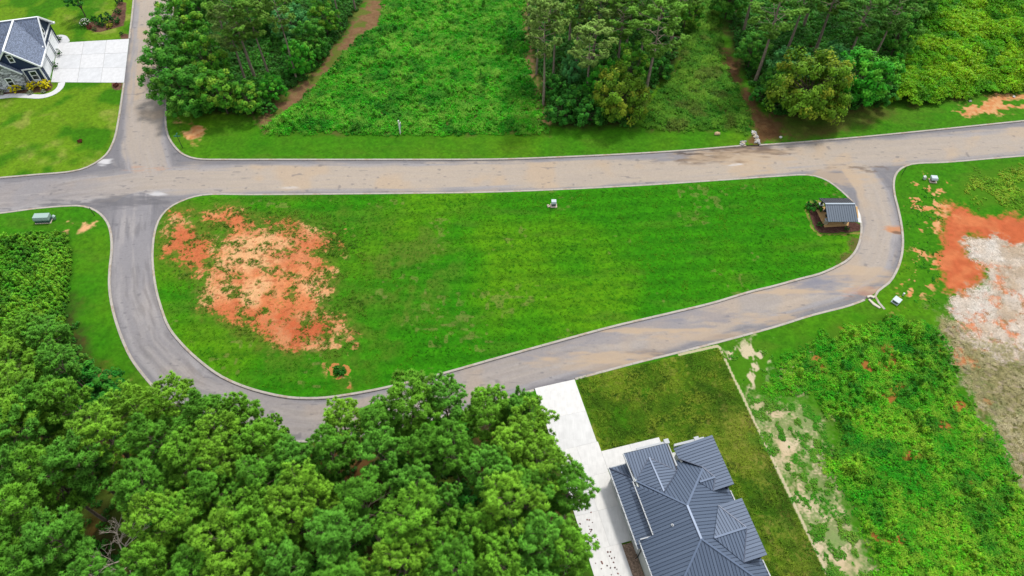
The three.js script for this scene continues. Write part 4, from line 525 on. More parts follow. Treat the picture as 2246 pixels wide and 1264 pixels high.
  win('window', -1.62, -0.6, 1.05, 2.6, 1.62, 's'); win('window', -4.95, -4.0, 1.0, 2.35, 2.15, 's'); win('window', -3.2, -2.45, 4.2, 5.5, 1.5, 's'); win('window', -6.95, -6.05, 3.6, 5.2, 0.0, 'e');
  { const g0 = new THREE.Vector3(); part('porch_trim', merge([beam(L(-14, -9, 4), L(-9.2, -8.6, 2.6), 0.5, 0.2)]), trim, house); }
}
// ---------------------------------------------------------------- mail shelter
{
  const c0 = at(1830, 478); const X0 = 38.35 * S, X1 = 42.0 * S, ZNk = -61.35 * S, ZSk = -57.3 * S, ZR = -59.55 * S, HR = 2.5 * S, HE = 1.72 * S, cx = (X0 + X1) / 2;
  const o = thing('mail_shelter', 'small open mail shelter with grey metal gable roof at the loop bend', 'shelter', [cx, 0, ZR]);
  const wd = X1 - X0, roofM = metalMat(96, 109, 124), ribM = metalMat(80, 92, 108), roofN = metalMat(98, 100, 108), ribN = metalMat(84, 86, 96), L = (x, y, z) => new THREE.Vector3(x, y, z);  // one metal in two tones: sky reflection put into the bluer south slope
  for (const [z, s] of [[ZSk - ZR, 1], [ZNk - ZR, -1]]) {
    const rf = part('roof', slab([[-wd / 2, 0.0], [wd / 2, 0.0], [wd / 2, z], [-wd / 2, z]], (a, b) => HR - (HR - HE) * Math.abs(b / z) - 0.07, (a, b) => HR - (HR - HE) * Math.abs(b / z), (a, b, h) => L(a, h, b)), s > 0 ? roofM : roofN, o);
    for (let i = 0; i <= 13; i++) part('seam', slab([[-wd / 2 + i * (wd - 0.04) / 13, 0], [-wd / 2 + i * (wd - 0.04) / 13 + 0.04, 0], [-wd / 2 + i * (wd - 0.04) / 13 + 0.04, z], [-wd / 2 + i * (wd - 0.04) / 13, z]], (a, b) => HR - (HR - HE) * Math.abs(b / z) - 0.01, (a, b) => HR - (HR - HE) * Math.abs(b / z) + 0.045, (a, b, h) => L(a, h, b)), s > 0 ? ribM : ribN, rf);
  }
  part('ridge_cap', beam(L(-wd / 2, HR + 0.04, 0), L(wd / 2, HR + 0.04, 0), 0.26, 0.07), metalMat(150, 164, 178), o);
  const wood = mat(48, 44, 42, 0.8), pads = [[-0.4, 1.2], [2.35, 1.1], [-0.4, -1.85], [2.35, -1.85]].map(([x, z]) => [x - 1.0, z]);
  const stoneM = mat(190, 178, 150, 0.95);
  pads.forEach(([x, z]) => { part('stone_pier', merge([rbox(0.46, 0.75, 0.46, x, 0.5, z, 0.05)]), stoneM, o); part('pier_cap', rbox(0.6, 0.09, 0.6, x, 0.92, z, 0.03), white, o); part('post', box(0.22, HE - 0.95 + 0.05, 0.22, x, 0.95 + (HE - 0.95) / 2, z), wood, o); });
  part('beam', merge([box(3.0, 0.22, 0.18, 0.0, HE - 0.02, 1.2), box(3.0, 0.22, 0.18, 0.0, HE - 0.02, -1.85), box(0.18, 0.22, 3.2, -1.4, HE - 0.02, -0.3), box(0.18, 0.22, 3.2, 1.35, HE - 0.02, -0.3)]), wood, o);
  for (const sx of [-1.4, 1.35]) part('truss', merge([bar(L(sx, HE, 1.5), L(sx, HR - 0.15, 0), 0.07, 0.07, 4), bar(L(sx, HE, -1.8), L(sx, HR - 0.15, 0), 0.07, 0.07, 4), bar(L(sx, HE, 0), L(sx, HR - 0.15, 0), 0.06, 0.06, 4)]), wood, o);
  const pad = part('pad', flatSlab(P2([[1790, 463], [1800, 456], [1880, 455], [1882, 480], [1862, 486], [1860, 497], [1808, 500]]).map(([x, z]) => [x - cx, z - ZR]), 0.02, LAND_Y + 0.08), mat(214, 172, 112, 0.9), o);
  const apron = part('apron', flatSlab(P2([[1878, 454], [1886, 472], [1889, 491], [1862, 484], [1862, 455]]).map(([x, z]) => [x - cx, z - ZR]), 0.02, LAND_Y + 0.06), concA[0], o);
  // cluster mailboxes stand inside the shelter
  for (let i = 0; i < 3; i++) {
    const m = thing('mailbox_unit', ['dark cluster mailbox unit under the shelter roof, southern one', 'dark cluster mailbox unit under the shelter roof, middle one', 'dark cluster mailbox unit under the shelter roof, northern one'][i], 'mailbox', [cx - 0.75, LAND_Y + 0.08, ZR + 0.75 - i * 1.0], 0, 'cluster mailboxes in the shelter');
    const met = mat(58, 54, 52, 0.5); part('pedestal', merge([box(0.26, 0.7, 0.26, 0, 0.35, 0), box(0.5, 0.05, 0.5, 0, 0.025, 0)]), met, m); part('cabinet', rbox(0.46, 0.8, 0.78, 0, 1.1, 0, 0.03), mat(92, 84, 78, 0.5), m);
    for (let r = 0; r < 4; r++) for (let q = 0; q < 2; q++) part('mail_door', box(0.02, 0.17, 0.34, 0.24, 0.82 + r * 0.19, -0.18 + q * 0.36), met, m);
  }
}
// ---------------------------------------------------------------- utility boxes, posts, signs
{
  const gTop = mat(176, 204, 196, 0.5), gSide = mat(70, 112, 108, 0.55), pale = mat(226, 232, 226, 0.6), padM = mat(226, 206, 188, 0.9), greyT = mat(206, 222, 226, 0.5), greyS = mat(92, 108, 108, 0.6), darkM = mat(34, 36, 38, 0.6);
  const on = (px, py) => { const p = at(px, py); return [p.x, LAND_Y, p.z]; };
  const hood = (w, d, h, sl) => { const s = new THREE.Shape([[-d / 2, 0], [d / 2, 0], [d / 2, h - sl], [d / 2 - 0.12, h], [-d / 2, h]].map(([x, y]) => new THREE.Vector2(x, y))); const g = new THREE.ExtrudeGeometry(s, { depth: w, bevelEnabled: true, bevelSize: 0.02, bevelThickness: 0.02, bevelSegments: 1 }); g.translate(0, 0, -w / 2); g.rotateY(-Math.PI / 2); return g; };
  { const o = thing('transformer_box', 'large pale green pad transformer on the grass beside tall weeds', 'transformer', on(98, 486), 0.06); part('pad', rbox(2.2, 0.1, 1.15, 0, 0.03, 0), padM, o); part('tank', box(2.0, 0.5, 0.9, 0, 0.33, 0.02), gSide, o); const l = hood(2.05, 1.0, 0.5, 0.32); l.translate(0, 0.52, 0); part('lid', l, gTop, o); part('handle', box(0.16, 0.05, 0.05, 0.2, 0.5, 0.52), darkM, o); }
  { const o = thing('cable_pedestal', 'narrow pale pedestal leaning beside the large green transformer', 'pedestal', on(120, 482), -0.3); const g = hood(0.34, 0.3, 0.75, 0.1); g.rotateZ(-0.35); part('housing', g, gTop, o); part('stake', box(0.12, 0.2, 0.1, 0, 0.08, 0), darkM, o); }
  { const o = thing('utility_box', 'small grey utility box with broken concrete pad in the island lawn', 'utility box', on(1214, 453), 0.02); part('pad', rbox(0.95, 0.14, 0.8, 0.02, 0.06, 0.02), padM, o); part('cabinet', box(0.62, 0.5, 0.5, 0.02, 0.36, -0.06), greyS, o); const l = hood(0.66, 0.62, 0.34, 0.2); l.translate(0.02, 0.58, -0.06); part('lid', l, greyT, o); part('latch', box(0.08, 0.06, 0.03, 0.02, 0.5, 0.2), darkM, o); }
  { const o = thing('concrete_chunk', 'broken pale concrete chunk against the utility box pad', 'concrete chunk', on(1206, 454), 0.3); part('chunk', (() => { const g = rbox(0.75, 0.16, 0.34, 0, 0.08, 0, 0.05); g.rotateZ(0.06); return g; })(), padM, o); part('chunk', rbox(0.3, 0.14, 0.22, -0.25, 0.2, -0.1, 0.04), padM, o); }
  { const o = thing('utility_box', 'squat grey utility box on a pale pad near the right end', 'utility box', on(2045, 399), -0.1); part('pad', rbox(1.0, 0.12, 0.85, 0, 0.05, 0), padM, o); part('cabinet', box(0.62, 0.34, 0.5, 0, 0.28, -0.05), darkM, o); const l = hood(0.86, 0.76, 0.32, 0.22); l.translate(0, 0.44, -0.05); part('lid', l, greyT, o); }
  { const o = thing('cable_pedestal', 'small tilted pale pedestal next to the squat grey box', 'pedestal', on(2027, 394), 0.2); const g = hood(0.34, 0.34, 0.55, 0.12); g.rotateZ(0.25); part('housing', g, pale, o); part('stake', box(0.12, 0.2, 0.1, 0, 0.06, 0), padM, o); }
  { const o = thing('utility_box', 'square blue grey utility box turned askew by the drain flume', 'utility box', on(1964, 664), 0.72); part('pad', rbox(0.92, 0.12, 0.92, 0, 0.05, 0), greyT, o); part('cabinet', box(0.68, 0.36, 0.68, 0, 0.28, 0), greyS, o); part('lid', rbox(0.92, 0.12, 0.92, 0, 0.52, 0, 0.04), greyT, o); }
  { const o = thing('pipe_stub', 'small white pipe stub beside the askew utility box', 'pipe', on(1980, 649), 0.2); part('pipe', cyl(0.1, 0.1, 0.35, 0, 0, 0), pale, o); part('cap', cyl(0.13, 0.12, 0.08, 0, 0.34, 0), pale, o); }
  // drain flume by the kerb
  { const p = at(1921, 664), o = thing('drain_flume', 'pale concrete drain flume running from a gap in the kerb', 'drain flume', [p.x, 0, p.z]);
    const cm = mat(226, 216, 200, 0.92), lp = (l) => P2(l).map(([x, z]) => [x - p.x, z - p.z]);
    part('apron', flatSlab(lp([[1904, 657], [1916, 655], [1933, 672], [1930, 677], [1922, 676], [1912, 667]]), 0.0, 0.1), cm, o); part('side_wall', flatSlab(lp([[1903, 659], [1906, 658], [1918, 668], [1931, 677], [1928, 679], [1914, 671]]), 0.02, 0.26), cm, o); part('throat', flatSlab(lp([[1900, 652], [1908, 650], [1917, 653], [1916, 657], [1908, 654], [1902, 656]]), 0.02, 0.3), cm, o); part('inlet', flatSlab(lp([[1904, 655], [1915, 655], [1915, 657.5], [1905, 657.5]]), 0.1, 0.12), darkM, o); }
  // street sign: the blades are too far off to show any lettering
  { const o = thing('street_sign', 'green street sign on a dark pole at the upper junction corner', 'street sign', on(401, 326)); part('pole', cyl(0.05, 0.045, 2.3), mat(30, 44, 40, 0.5), o); part('blade', rbox(1.0, 0.22, 0.03, 0, 2.32, 0, 0.01), mat(60, 150, 124, 0.5), o); part('blade', rbox(0.03, 0.22, 0.9, 0, 2.56, 0, 0.01), mat(60, 150, 124, 0.5), o); part('finial', new THREE.SphereGeometry(0.06, 10, 8).translate(0, 2.7, 0), mat(30, 44, 40, 0.5), o); }
  { const o = thing('sign_post', 'thin dark post on the kerb by the green transformer', 'post', on(208, 474)); part('pole', cyl(0.045, 0.04, 1.5), darkM, o); part('cap', new THREE.SphereGeometry(0.055, 10, 8).translate(0, 1.5, 0), darkM, o); }
  { const o = thing('sign_post', 'thin dark post at the kerb corner of the right junction', 'post', on(1978, 384)); part('pole', cyl(0.045, 0.04, 1.5), darkM, o); part('cap', new THREE.SphereGeometry(0.055, 10, 8).translate(0, 1.5, 0), darkM, o); }
  { const o = thing('lot_sign', 'white lot sign seen edge on before the weed field', 'sign', on(878.5, 295), 1.35); part('post', box(0.2, 2.6, 0.16, 0, 1.3, 0), mat(255, 255, 252, 0.6), o); part('arm', box(0.75, 0.09, 0.08, 0.35, 1.72, 0), mat(240, 244, 240, 0.6), o); part('board', rbox(0.6, 0.62, 0.03, 0.38, 1.3, 0, 0.01), mat(150, 160, 182, 0.5), o); part('hook', merge([box(0.02, 0.09, 0.02, 0.18, 1.64, 0), box(0.02, 0.09, 0.02, 0.58, 1.64, 0)]), darkM, o); }
  { const o = thing('marker_stake', 'short white stake standing at the road edge above the pines', 'stake', [at(1139, 861).x, 0.02, at(1139, 861).z]); part('stake', box(0.06, 0.7, 0.06, 0, 0.35, 0), mat(244, 240, 226, 0.6), o); part('foot', box(0.16, 0.05, 0.16, 0, 0.02, 0), mat(220, 216, 206, 0.6), o); }
  { const o = thing('utility_pedestal', 'pale blue pedestal half hidden among the pines by the driveway', 'pedestal', on(1133, 925)); part('housing', hood(0.4, 0.36, 0.9, 0.15), mat(190, 222, 230, 0.5), o); part('stake', box(0.2, 0.2, 0.2, 0, 0.05, 0), darkM, o); }
}
// rocks
function rockGeo(seed, r) { const g = new THREE.IcosahedronGeometry(r, 1), p = g.attributes.position, q = rng(seed), cache = {}; for (let i = 0; i < p.count; i++) { const k = [p.getX(i), p.getY(i), p.getZ(i)].map((v) => v.toFixed(3)).join(); cache[k] = cache[k] || 0.75 + 0.5 * q(); const s = cache[k]; p.setXYZ(i, p.getX(i) * s, p.getY(i) * s * 0.72, p.getZ(i) * s); } g.computeVertexNormals(); return g; }
{
  const tan = mat(206, 178, 138, 0.95), wh = [mat(226, 222, 216, 0.95), mat(200, 196, 196, 0.95), mat(176, 172, 172, 0.95), mat(216, 200, 172, 0.95)], geos = [1, 2, 3, 4, 5].map((s) => rockGeo(s, 0.2));
  const p = at(1573, 296); const b = part('rock', rockGeo(11, 0.42), tan, scene); b.position.set(p.x, LAND_Y + 0.14, p.z); b.scale.set(1.25, 0.9, 0.8); tag(b, 'lone tan boulder on the north verge below the grassy gap', 'rock');
  const r = rng(3); const spots = [[1651, 293], [1655, 294], [1658, 296], [1653, 297], [1657, 299], [1660, 301], [1659, 305], [1662, 308], [1660, 311], [1663, 314], [1665, 317], [1658, 309], [1657, 314], [1654, 292], [1661, 304], [1656, 302], [1650, 290], [1664, 311], [1627, 314], [1630, 316], [1624, 318], [1628, 319], [1632, 313]];
  spots.forEach(([x, y], i) => { const q = at(x, y), m = part('riprap_stone', geos[i % 5], wh[i % 4], scene); m.position.set(q.x, LAND_Y + 0.05, q.z); const s = 0.8 + r() * 0.9; m.scale.set(s, s, s); m.rotation.set(r() * 3, r() * 6, r() * 3); tag(m, i < 18 ? 'pale stone in the loose heap at the north kerb gap' : 'pale stone at the kerb end west of the gap', 'rock', i < 18 ? 'riprap stones of the larger heap' : 'riprap stones at the kerb end'); });
  [[2223, 214, 'pale stone in the clay patch at the far right verge'], [2127, 224, 'lone pale stone by the kudzu edge'], [1712, 303, 'flat tan stone in the muddy strip near the heap']].forEach(([x, y, l], i) => { const q = at(x, y), m = part('rock', geos[i], wh[(i * 2) % 4], scene); m.position.set(q.x, LAND_Y + 0.08, q.z); m.scale.setScalar(1.2); tag(m, l, 'rock'); });
}
// ---------------------------------------------------------------- foliage building blocks
class Leaves { // collects leaf-sized triangles with their own tints
  constructor() { this.p = []; this.n = []; this.c = []; }
  tri(a, b, c, nx, ny, nz, r, g, bl) { const ux = b[0] - a[0], uy = b[1] - a[1], uz = b[2] - a[2], vx = c[0] - a[0], vy = c[1] - a[1], vz = c[2] - a[2]; if ((uy * vz - uz * vy) * nx + (uz * vx - ux * vz) * ny + (ux * vy - uy * vx) * nz < 0) { const t = b; b = c; c = t; } this.p.push(a[0], a[1], a[2], b[0], b[1], b[2], c[0], c[1], c[2]); for (let i = 0; i < 3; i++) { this.n.push(nx, ny, nz); this.c.push(r, g, bl); } }
  geo() { const g = new THREE.BufferGeometry(); g.setAttribute('position', new THREE.Float32BufferAttribute(this.p, 3)); g.setAttribute('normal', new THREE.Float32BufferAttribute(this.n, 3)); g.setAttribute('color', new THREE.Float32BufferAttribute(this.c, 3)); return g; }
}
const leafMat = new THREE.MeshPhysicalMaterial({ color: 0xffffff, vertexColors: true, roughness: 0.9, side: THREE.DoubleSide, transmission: 0.24, thickness: 0, specularIntensity: 0.25 });
const needleMat = new THREE.MeshPhysicalMaterial({ color: 0xffffff, vertexColors: true, roughness: 0.8, side: THREE.DoubleSide, transmission: 0.14, thickness: 0, specularIntensity: 0.25 });
const V3 = (x, y, z) => new THREE.Vector3(x, y, z);
function randDir(r) { const z = 2 * r() - 1, a = r() * 6.2832, s = Math.sqrt(1 - z * z); return [s * Math.cos(a), z, s * Math.sin(a)]; }
function needleTuft(L, r, cx, cy, cz, rad, n, ax, ay, az, tint) { // burst of needles round a twig end that points along a
  for (let i = 0; i < n; i++) {
    let [dx, dy, dz] = randDir(r); dx = dx * 0.9 + ax * 0.55; dy = dy * 0.9 + ay * 0.55 + 0.12; dz = dz * 0.9 + az * 0.55; const l = Math.hypot(dx, dy, dz); dx /= l; dy /= l; dz /= l;
    const len = rad * (0.75 + 0.45 * r()), w = 0.032 + 0.02 * r(); let [qx, qy, qz] = randDir(r); // across
    let sx = dy * qz - dz * qy, sy = dz * qx - dx * qz, sz = dx * qy - dy * qx; const sl = Math.hypot(sx, sy, sz) || 1; sx *= w / sl; sy *= w / sl; sz *= w / sl;
    const k = (0.8 + 0.4 * r()), tipx = cx + dx * len, tipy = cy + dy * len, tipz = cz + dz * len, mx = cx + dx * len * 0.15, my = cy + dy * len * 0.15, mz = cz + dz * len * 0.15;
    const ny = dy * 0.7 + 0.45, nl = Math.hypot(dx * 0.7, ny, dz * 0.7); L.tri([mx - sx, my - sy, mz - sz], [mx + sx, my + sy, mz + sz], [tipx, tipy, tipz], dx * 0.7 / nl, ny / nl, dz * 0.7 / nl, tint[0] * k, tint[1] * k, tint[2] * k);
  }
}
function leafClump(L, r, cx, cy, cz, rad, n, size, tint, out = [0, 1, 0], flat = 0.75) {
  for (let i = 0; i < n; i++) {
    const [ux, uy, uz] = randDir(r), q = Math.cbrt(r()) * rad, x = cx + ux * q, y = cy + uy * q * flat, z = cz + uz * q; const s = size * (0.65 + 0.7 * r());
    let nx = ux * 0.6 + out[0] * 0.5 + (r() - 0.5) * 1.3, ny = uy * 0.6 + out[1] * 0.5 + 0.55 + (r() - 0.5) * 0.9, nz = uz * 0.6 + out[2] * 0.5 + (r() - 0.5) * 1.3; let l = Math.hypot(nx, ny, nz); nx /= l; ny /= l; nz /= l;
    let [ax, ay, az] = randDir(r); const d = ax * nx + ay * ny + az * nz; ax -= d * nx; ay -= d * ny; az -= d * nz; l = Math.hypot(ax, ay, az) || 1; ax /= l; ay /= l; az /= l; const bx = ny * az - nz * ay, by = nz * ax - nx * az, bz = nx * ay - ny * ax, w = s * 0.36;
    const A = [x - ax * s * 0.5, y - ay * s * 0.5, z - az * s * 0.5], B = [x + bx * w, y + by * w - s * 0.05, z + bz * w], Cc = [x + ax * s * 0.5, y + ay * s * 0.5 - s * 0.12, z + az * s * 0.5], D = [x - bx * w, y - by * w - s * 0.05, z - bz * w];
    const k = 0.78 + 0.44 * r(), sx = nx * 0.6 + ux * 0.4, sy = ny * 0.6 + uy * 0.4 + 0.15, sz = nz * 0.6 + uz * 0.4, sl = Math.hypot(sx, sy, sz); L.tri(A, B, Cc, sx / sl, sy / sl, sz / sl, tint[0] * k, tint[1] * k, tint[2] * k); L.tri(A, Cc, D, sx / sl, sy / sl, sz / sl, tint[0] * k, tint[1] * k, tint[2] * k);
  }
}
function limb(a, b, r0, r1, n = 5) { return bar(a, b, r0, r1, n); }
const barkTex = dataTex(64, 128, (x, y) => { const n = fbm(x / 5, y / 18, 4), k = 0.62 + 0.6 * n; return [112 * k, 98 * k, 84 * k]; }, true);
const barkMats = [[1, 1, 1], [1.9, 1.95, 2.05], [0.75, 0.72, 0.7]].map(([r, g, b]) => new THREE.MeshStandardMaterial({ map: barkTex, color: new THREE.Color(r * 0.8, g * 0.8, b * 0.8), roughness: 1 }));
// loblolly-like pine: straight trunk, whorls of upswept limbs, round needle tufts at the twig ends
function pineShape(seed, H, base, Rm, tufts, tone) {
  const r = rng(seed), L = new Leaves(), wood = [], lean = [(r() - 0.5) * 0.5, (r() - 0.5) * 0.5], bend = (t) => V3(lean[0] * t * t + 0.12 * Math.sin(t * 5 + seed), H * t, lean[1] * t * t + 0.12 * Math.cos(t * 4 + seed));
  const r0 = 0.012 * H + 0.03; for (let i = 0; i < 7; i++) wood.push(limb(bend(i / 7), bend((i + 1) / 7), r0 * (1 - i / 7.6), r0 * (1 - (i + 1) / 7.6), 7));
  const nb = Math.round(tufts / 12); let az = r() * 6;
  for (let i = 0; i < nb; i++) { // each limb ends in a plume of tufts, with gaps between the plumes
    const f = (i + 0.5) / nb, t = base + (1 - base) * Math.pow(f, 0.85); az += 2.4 + (r() - 0.5) * 1.1;
    const prof = Math.pow(Math.sin(Math.PI * Math.min(1, 0.2 + 0.8 * (1 - f))), 0.7) * (0.5 + 0.5 * (1 - f)) + 0.14, len = Rm * prof * (0.62 + 0.62 * r()), up = lerp(0.08, 0.95, f * f) + (r() - 0.5) * 0.35;
    const o = bend(t), d = V3(Math.cos(az), up, Math.sin(az)).normalize(), e = o.clone().addScaledVector(d, len); wood.push(limb(o, e, 0.05 * (1.3 - f), 0.012, 4));
    const side = V3(-Math.sin(az), 0.05, Math.cos(az)), kp = (0.78 + 0.4 * r()) * lerp(0.86, 1.1, f), yl = r();
    for (let j = 0; j < 18; j++) {
      const u = 1.08 - 0.62 * (j / 17) * Math.min(1, 1.7 / Math.max(len, 0.6)), s = (r() - 0.5) * Math.min(1.9, 0.5 + len * 0.62) * (0.55 + (1.1 - u)), p = o.clone().addScaledVector(d, len * u).addScaledVector(side, s); p.y += (r() - 0.35) * 0.45;
      const a = d.clone().multiplyScalar(0.6).addScaledVector(side, Math.sign(s) * 0.5); a.y += 0.55; a.normalize(); const k = kp * (0.86 + 0.28 * r());
      if (j % 3 === 0) wood.push(limb(o.clone().addScaledVector(d, len * Math.max(0.2, u - 0.25)), p, 0.014, 0.006, 3));
      needleTuft(L, r, p.x, p.y, p.z, 0.26 + 0.09 * r(), 60, a.x, a.y, a.z, [tone[0] * k * (1 + 0.14 * yl), tone[1] * k * (1 + 0.08 * yl), tone[2] * k]);
    }
  }
  const top = bend(1); for (let j = 0; j < 6; j++) needleTuft(L, r, top.x + (r() - 0.5) * 0.5, top.y + (r() - 0.6) * 0.6, top.z + (r() - 0.5) * 0.5, 0.42, 80, 0, 1, 0, tone);
  return { trunk: merge(wood), crown: L.geo(), mat: needleMat };
}
// broadleaf: forked trunk, clumps of leaves over an uneven dome that reaches low
function leafyShape(seed, H, Rm, low, clumps, per, leaf, tone, var2) {
  const r = rng(seed), L = new Leaves(), wood = [], cy = lerp(low, H, 0.5), hy = (H - low) / 2; wood.push(limb(V3(0, 0, 0), V3(0.1, H * 0.45, 0.05), 0.035 * H * 0.5, 0.02 * H * 0.5, 7));
  const lob = []; for (let i = 0; i < 13; i++) { const d = randDir(r); lob.push([d, 0.75 + 0.4 * r()]); }
  for (let i = 0; i < clumps; i++) {
    const d = randDir(r); if (d[1] < -0.55) d[1] *= 0.6; let k = 0.62; for (const [q, w] of lob) { const c = d[0] * q[0] + d[1] * q[1] + d[2] * q[2]; if (c > 0.5) k = Math.max(k, 0.62 + (c - 0.5) * w * 1.15); }
    const q = (0.55 + 0.45 * Math.sqrt(r())) * k, x = d[0] * Rm * q, y = cy + d[1] * hy * q * 1.05, z = d[2] * Rm * q, rr = Rm * (0.11 + 0.09 * r());
    if (i % 4 === 0) wood.push(limb(V3(0.05, H * (0.2 + 0.25 * r()), 0), V3(x * 0.92, y - 0.1, z * 0.92), 0.03 + 0.006 * H, 0.012, 4));
    const kk = (0.74 + 0.5 * r()), m = r() < 0.5 ? r() : 0; leafClump(L, r, x, y, z, rr, per, leaf, [lerp(tone[0], var2[0], m) * kk, lerp(tone[1], var2[1], m) * kk, lerp(tone[2], var2[2], m) * kk], d);
  }
  return { trunk: merge(wood), crown: L.geo(), mat: leafMat };
}
const G = (r, g, b) => alb(r, g, b, 1.36);
const PT = [G(106, 168, 44), G(94, 162, 50), G(118, 174, 46), G(90, 154, 42)], PP = [G(146, 188, 88), G(126, 178, 66)];
function treeThing(name, label, category, shape, pos, turn, scale, group, bark = 0) {
  const o = thing(name, label, category, pos, turn, group); o.scale.set(...scale); part('trunk', shape.trunk, barkMats[bark], o); part('crown', shape.crown, shape.mat, o); return o;
}
const firstOf = new Map();
function plantTree(name, label, category, shape, pos, turn, scale, group, bark) {
  const f = firstOf.get(shape); if (!f) { const o = treeThing(name, label, category, shape, pos, turn, scale, group, bark); firstOf.set(shape, o); return o; }
  const o = f.clone(); o.name = numbered(name); o.position.set(...pos); o.rotation.y = turn; o.scale.set(...scale); o.userData = { label, category }; if (group) o.userData.group = group; scene.add(o); return o;
}
// ---------------------------------------------------------------- pine wood at the lower left
{
  const sh = []; for (let i = 0; i < 8; i++) sh.push(pineShape(100 + i * 7, 13 + (i % 4) * 0.8, [0.42, 0.5, 0.36, 0.46][i % 4], [2.9, 2.5, 3.2, 2.7][i % 4], [340, 290, 384, 310][i % 4], PT[i % 4]));
  const r = rng(42);
  // crown centre in the photograph, crown height, size, what tells it apart
  const list = [
    [898, 890, 12, 1.15, 'broad topped pine reaching over the loop road edge below the small ring bush'], [978, 884, 11.4, 0.95, 'pine leaning over the road kerb beside the broad topped pine'], [754, 925, 10, 0.85, 'dark narrow pine standing alone before the loop road'], [829, 930, 11, 1.05, 'pine between the dark narrow pine and the broad topped pine'],
    [1071, 905, 10.5, 1.0, 'dark pine nearest the white stake at the road edge'], [1138, 900, 10, 0.8, 'slender pine by the road end of the white driveway'], [1160, 935, 10.5, 0.85, 'pine with sprays hanging over the driveway corner'], [990, 975, 12, 1.05, 'pale green pine behind the one leaning over the kerb'],
    [918, 1075, 12, 0.95, 'bright yellow green pine north of the leafy bush gap'], [1181, 1018, 11.5, 1.0, 'pine beside the driveway next to the overhanging limbs'], [1248, 1062, 10.5, 0.95, 'pine with long limbs overhanging the white driveway'], [1240, 1215, 11, 1.0, 'pine at the bottom beside the leaf strewn driveway'],
    [1176, 1192, 12, 1.05, 'round pine just inside the wood from the leaf strewn driveway'], [390, 882, 11.5, 0.9, 'pine whose top stands out against the grey road bend'], [457, 910, 12, 0.95, 'broad pine at the wood edge below the grey road bend'], [532, 922, 11.5, 0.9, 'pine pointing out over the grey road bend'],
    [296, 895, 11, 0.9, 'pine at the foot of the mown strip'], [188, 855, 7, 0.9, ''], [608, 950, 9.5, 0.5, 'little pine spire in front of the road bend'], [128, 1182, 12.5, 1.05, 'big pine beside the bare dead tree, on its near side'],
    [368, 1146, 12.5, 1.05, 'large pine on the far side of the bare dead tree'], [323, 1064, 13, 1.15, 'tallest rounded pine in the middle of the wood'], [67, 1126, 12.5, 1.2, 'big pine at the wood corner left of the dead tree'], [195, 1268, 10, 0.8, 'pine in front of the bare dead tree at the photo bottom'],
    [721, 985, 11.5, 0.95, 'grey green pine by the small grassy clearing in the wood'], [587, 985, 12, 1.05, ''], [829, 1000, 11.5, 0.9, ''], [668, 1075, 12, 0.95, 'pine next to the mossy clearing in the wood'], [797, 1107, 12.5, 1.05, ''], [910, 1150, 13, 1.2, 'pale puffy pine in front of the leafy bush gap'],
    [735, 1186, 12.5, 1.15, ''], [646, 1128, 12, 0.95, ''], [581, 1190, 12.5, 1.05, ''], [627, 1243, 12.5, 0.95, ''], [883, 1238, 12.5, 0.95, ''], [1004, 1242, 13, 1.05, ''], [1058, 1180, 11, 0.95, ''], [1071, 1037, 12, 0.95, 'upright pine by the dark gap in the wood'], [1111, 1107, 12.5, 1.1, ''], [937, 985, 11, 0.9, ''], [1138, 1195, 11, 0.8, ''], [1127, 985, 11.5, 0.9, ''], [1154, 1075, 11.5, 0.95, ''], [1100, 1250, 12, 0.95, ''],
    [175, 1018, 13, 1.05, ''], [511, 1206, 13, 1.15, ''], [440, 1250, 12.5, 0.95, ''], [350, 1243, 12, 0.9, ''], [497, 975, 12, 1.0, ''], [565, 1058, 12.5, 1.05, ''], [102, 1045, 12.5, 1.0, ''], [40, 951, 12, 1.05, ''], [229, 960, 12.5, 1.05, ''], [336, 965, 12, 1.0, ''], [551, 1140, 12.5, 0.95, ''], [22, 1040, 12.5, 0.95, ''], [471, 1082, 12.5, 1.0, ''], [420, 1010, 12, 1.0, ''], [650, 1020, 11.5, 0.9, ''],
    [40, 862, 11.5, 1.05, ''], [86, 885, 11.5, 1.0, ''], [54, 735, 8.5, 0.9, 'pine above the wood bordering the tall weeds'], [108, 738, 8.5, 0.95, 'pine beside the mown strip next to the tall weeds'], [35, 930, 12, 1.0, ''], [160, 885, 11.5, 0.9, ''], [130, 800, 9, 0.9, ''], [10, 790, 9.5, 0.9, ''], [10, 1220, 12.5, 1.05, ''], [420, 1150, 12, 0.9, ''], [980, 1110, 11, 0.7, ''], [490, 1035, 12, 0.9, ''], [70, 1250, 12, 1, ''], [300, 1300, 12, 1, ''], [520, 1310, 12.5, 1.05, ''], [770, 1300, 12.5, 1.05, ''], [950, 1320, 12, 1, ''], [1190, 1305, 11, 1, ''],
  ];
  const marks = [[896, 868, 'the broad topped pine over the road'], [754, 925, 'the dark narrow pine by the road'], [990, 975, 'the pale pine behind the leaning one'], [1160, 935, 'the pine at the driveway corner'], [918, 1075, 'the bright yellow green pine'], [1248, 1062, 'the pine overhanging the driveway'], [1014, 1135, 'the leafy bush gap'], [910, 1150, 'the pale puffy pine'], [668, 1075, 'the mossy clearing'], [323, 1064, 'the tallest rounded pine'], [262, 1205, 'the bare dead tree'], [67, 1126, 'the big corner pine'], [195, 850, 'the dark leafy tree at the wood corner'], [457, 910, 'the broad pine below the road bend'], [608, 950, 'the little pine spire'], [1240, 1215, 'the pine beside the leaf strewn driveway'], [54, 735, 'the pine above the wood']];
  const taken = new Set();
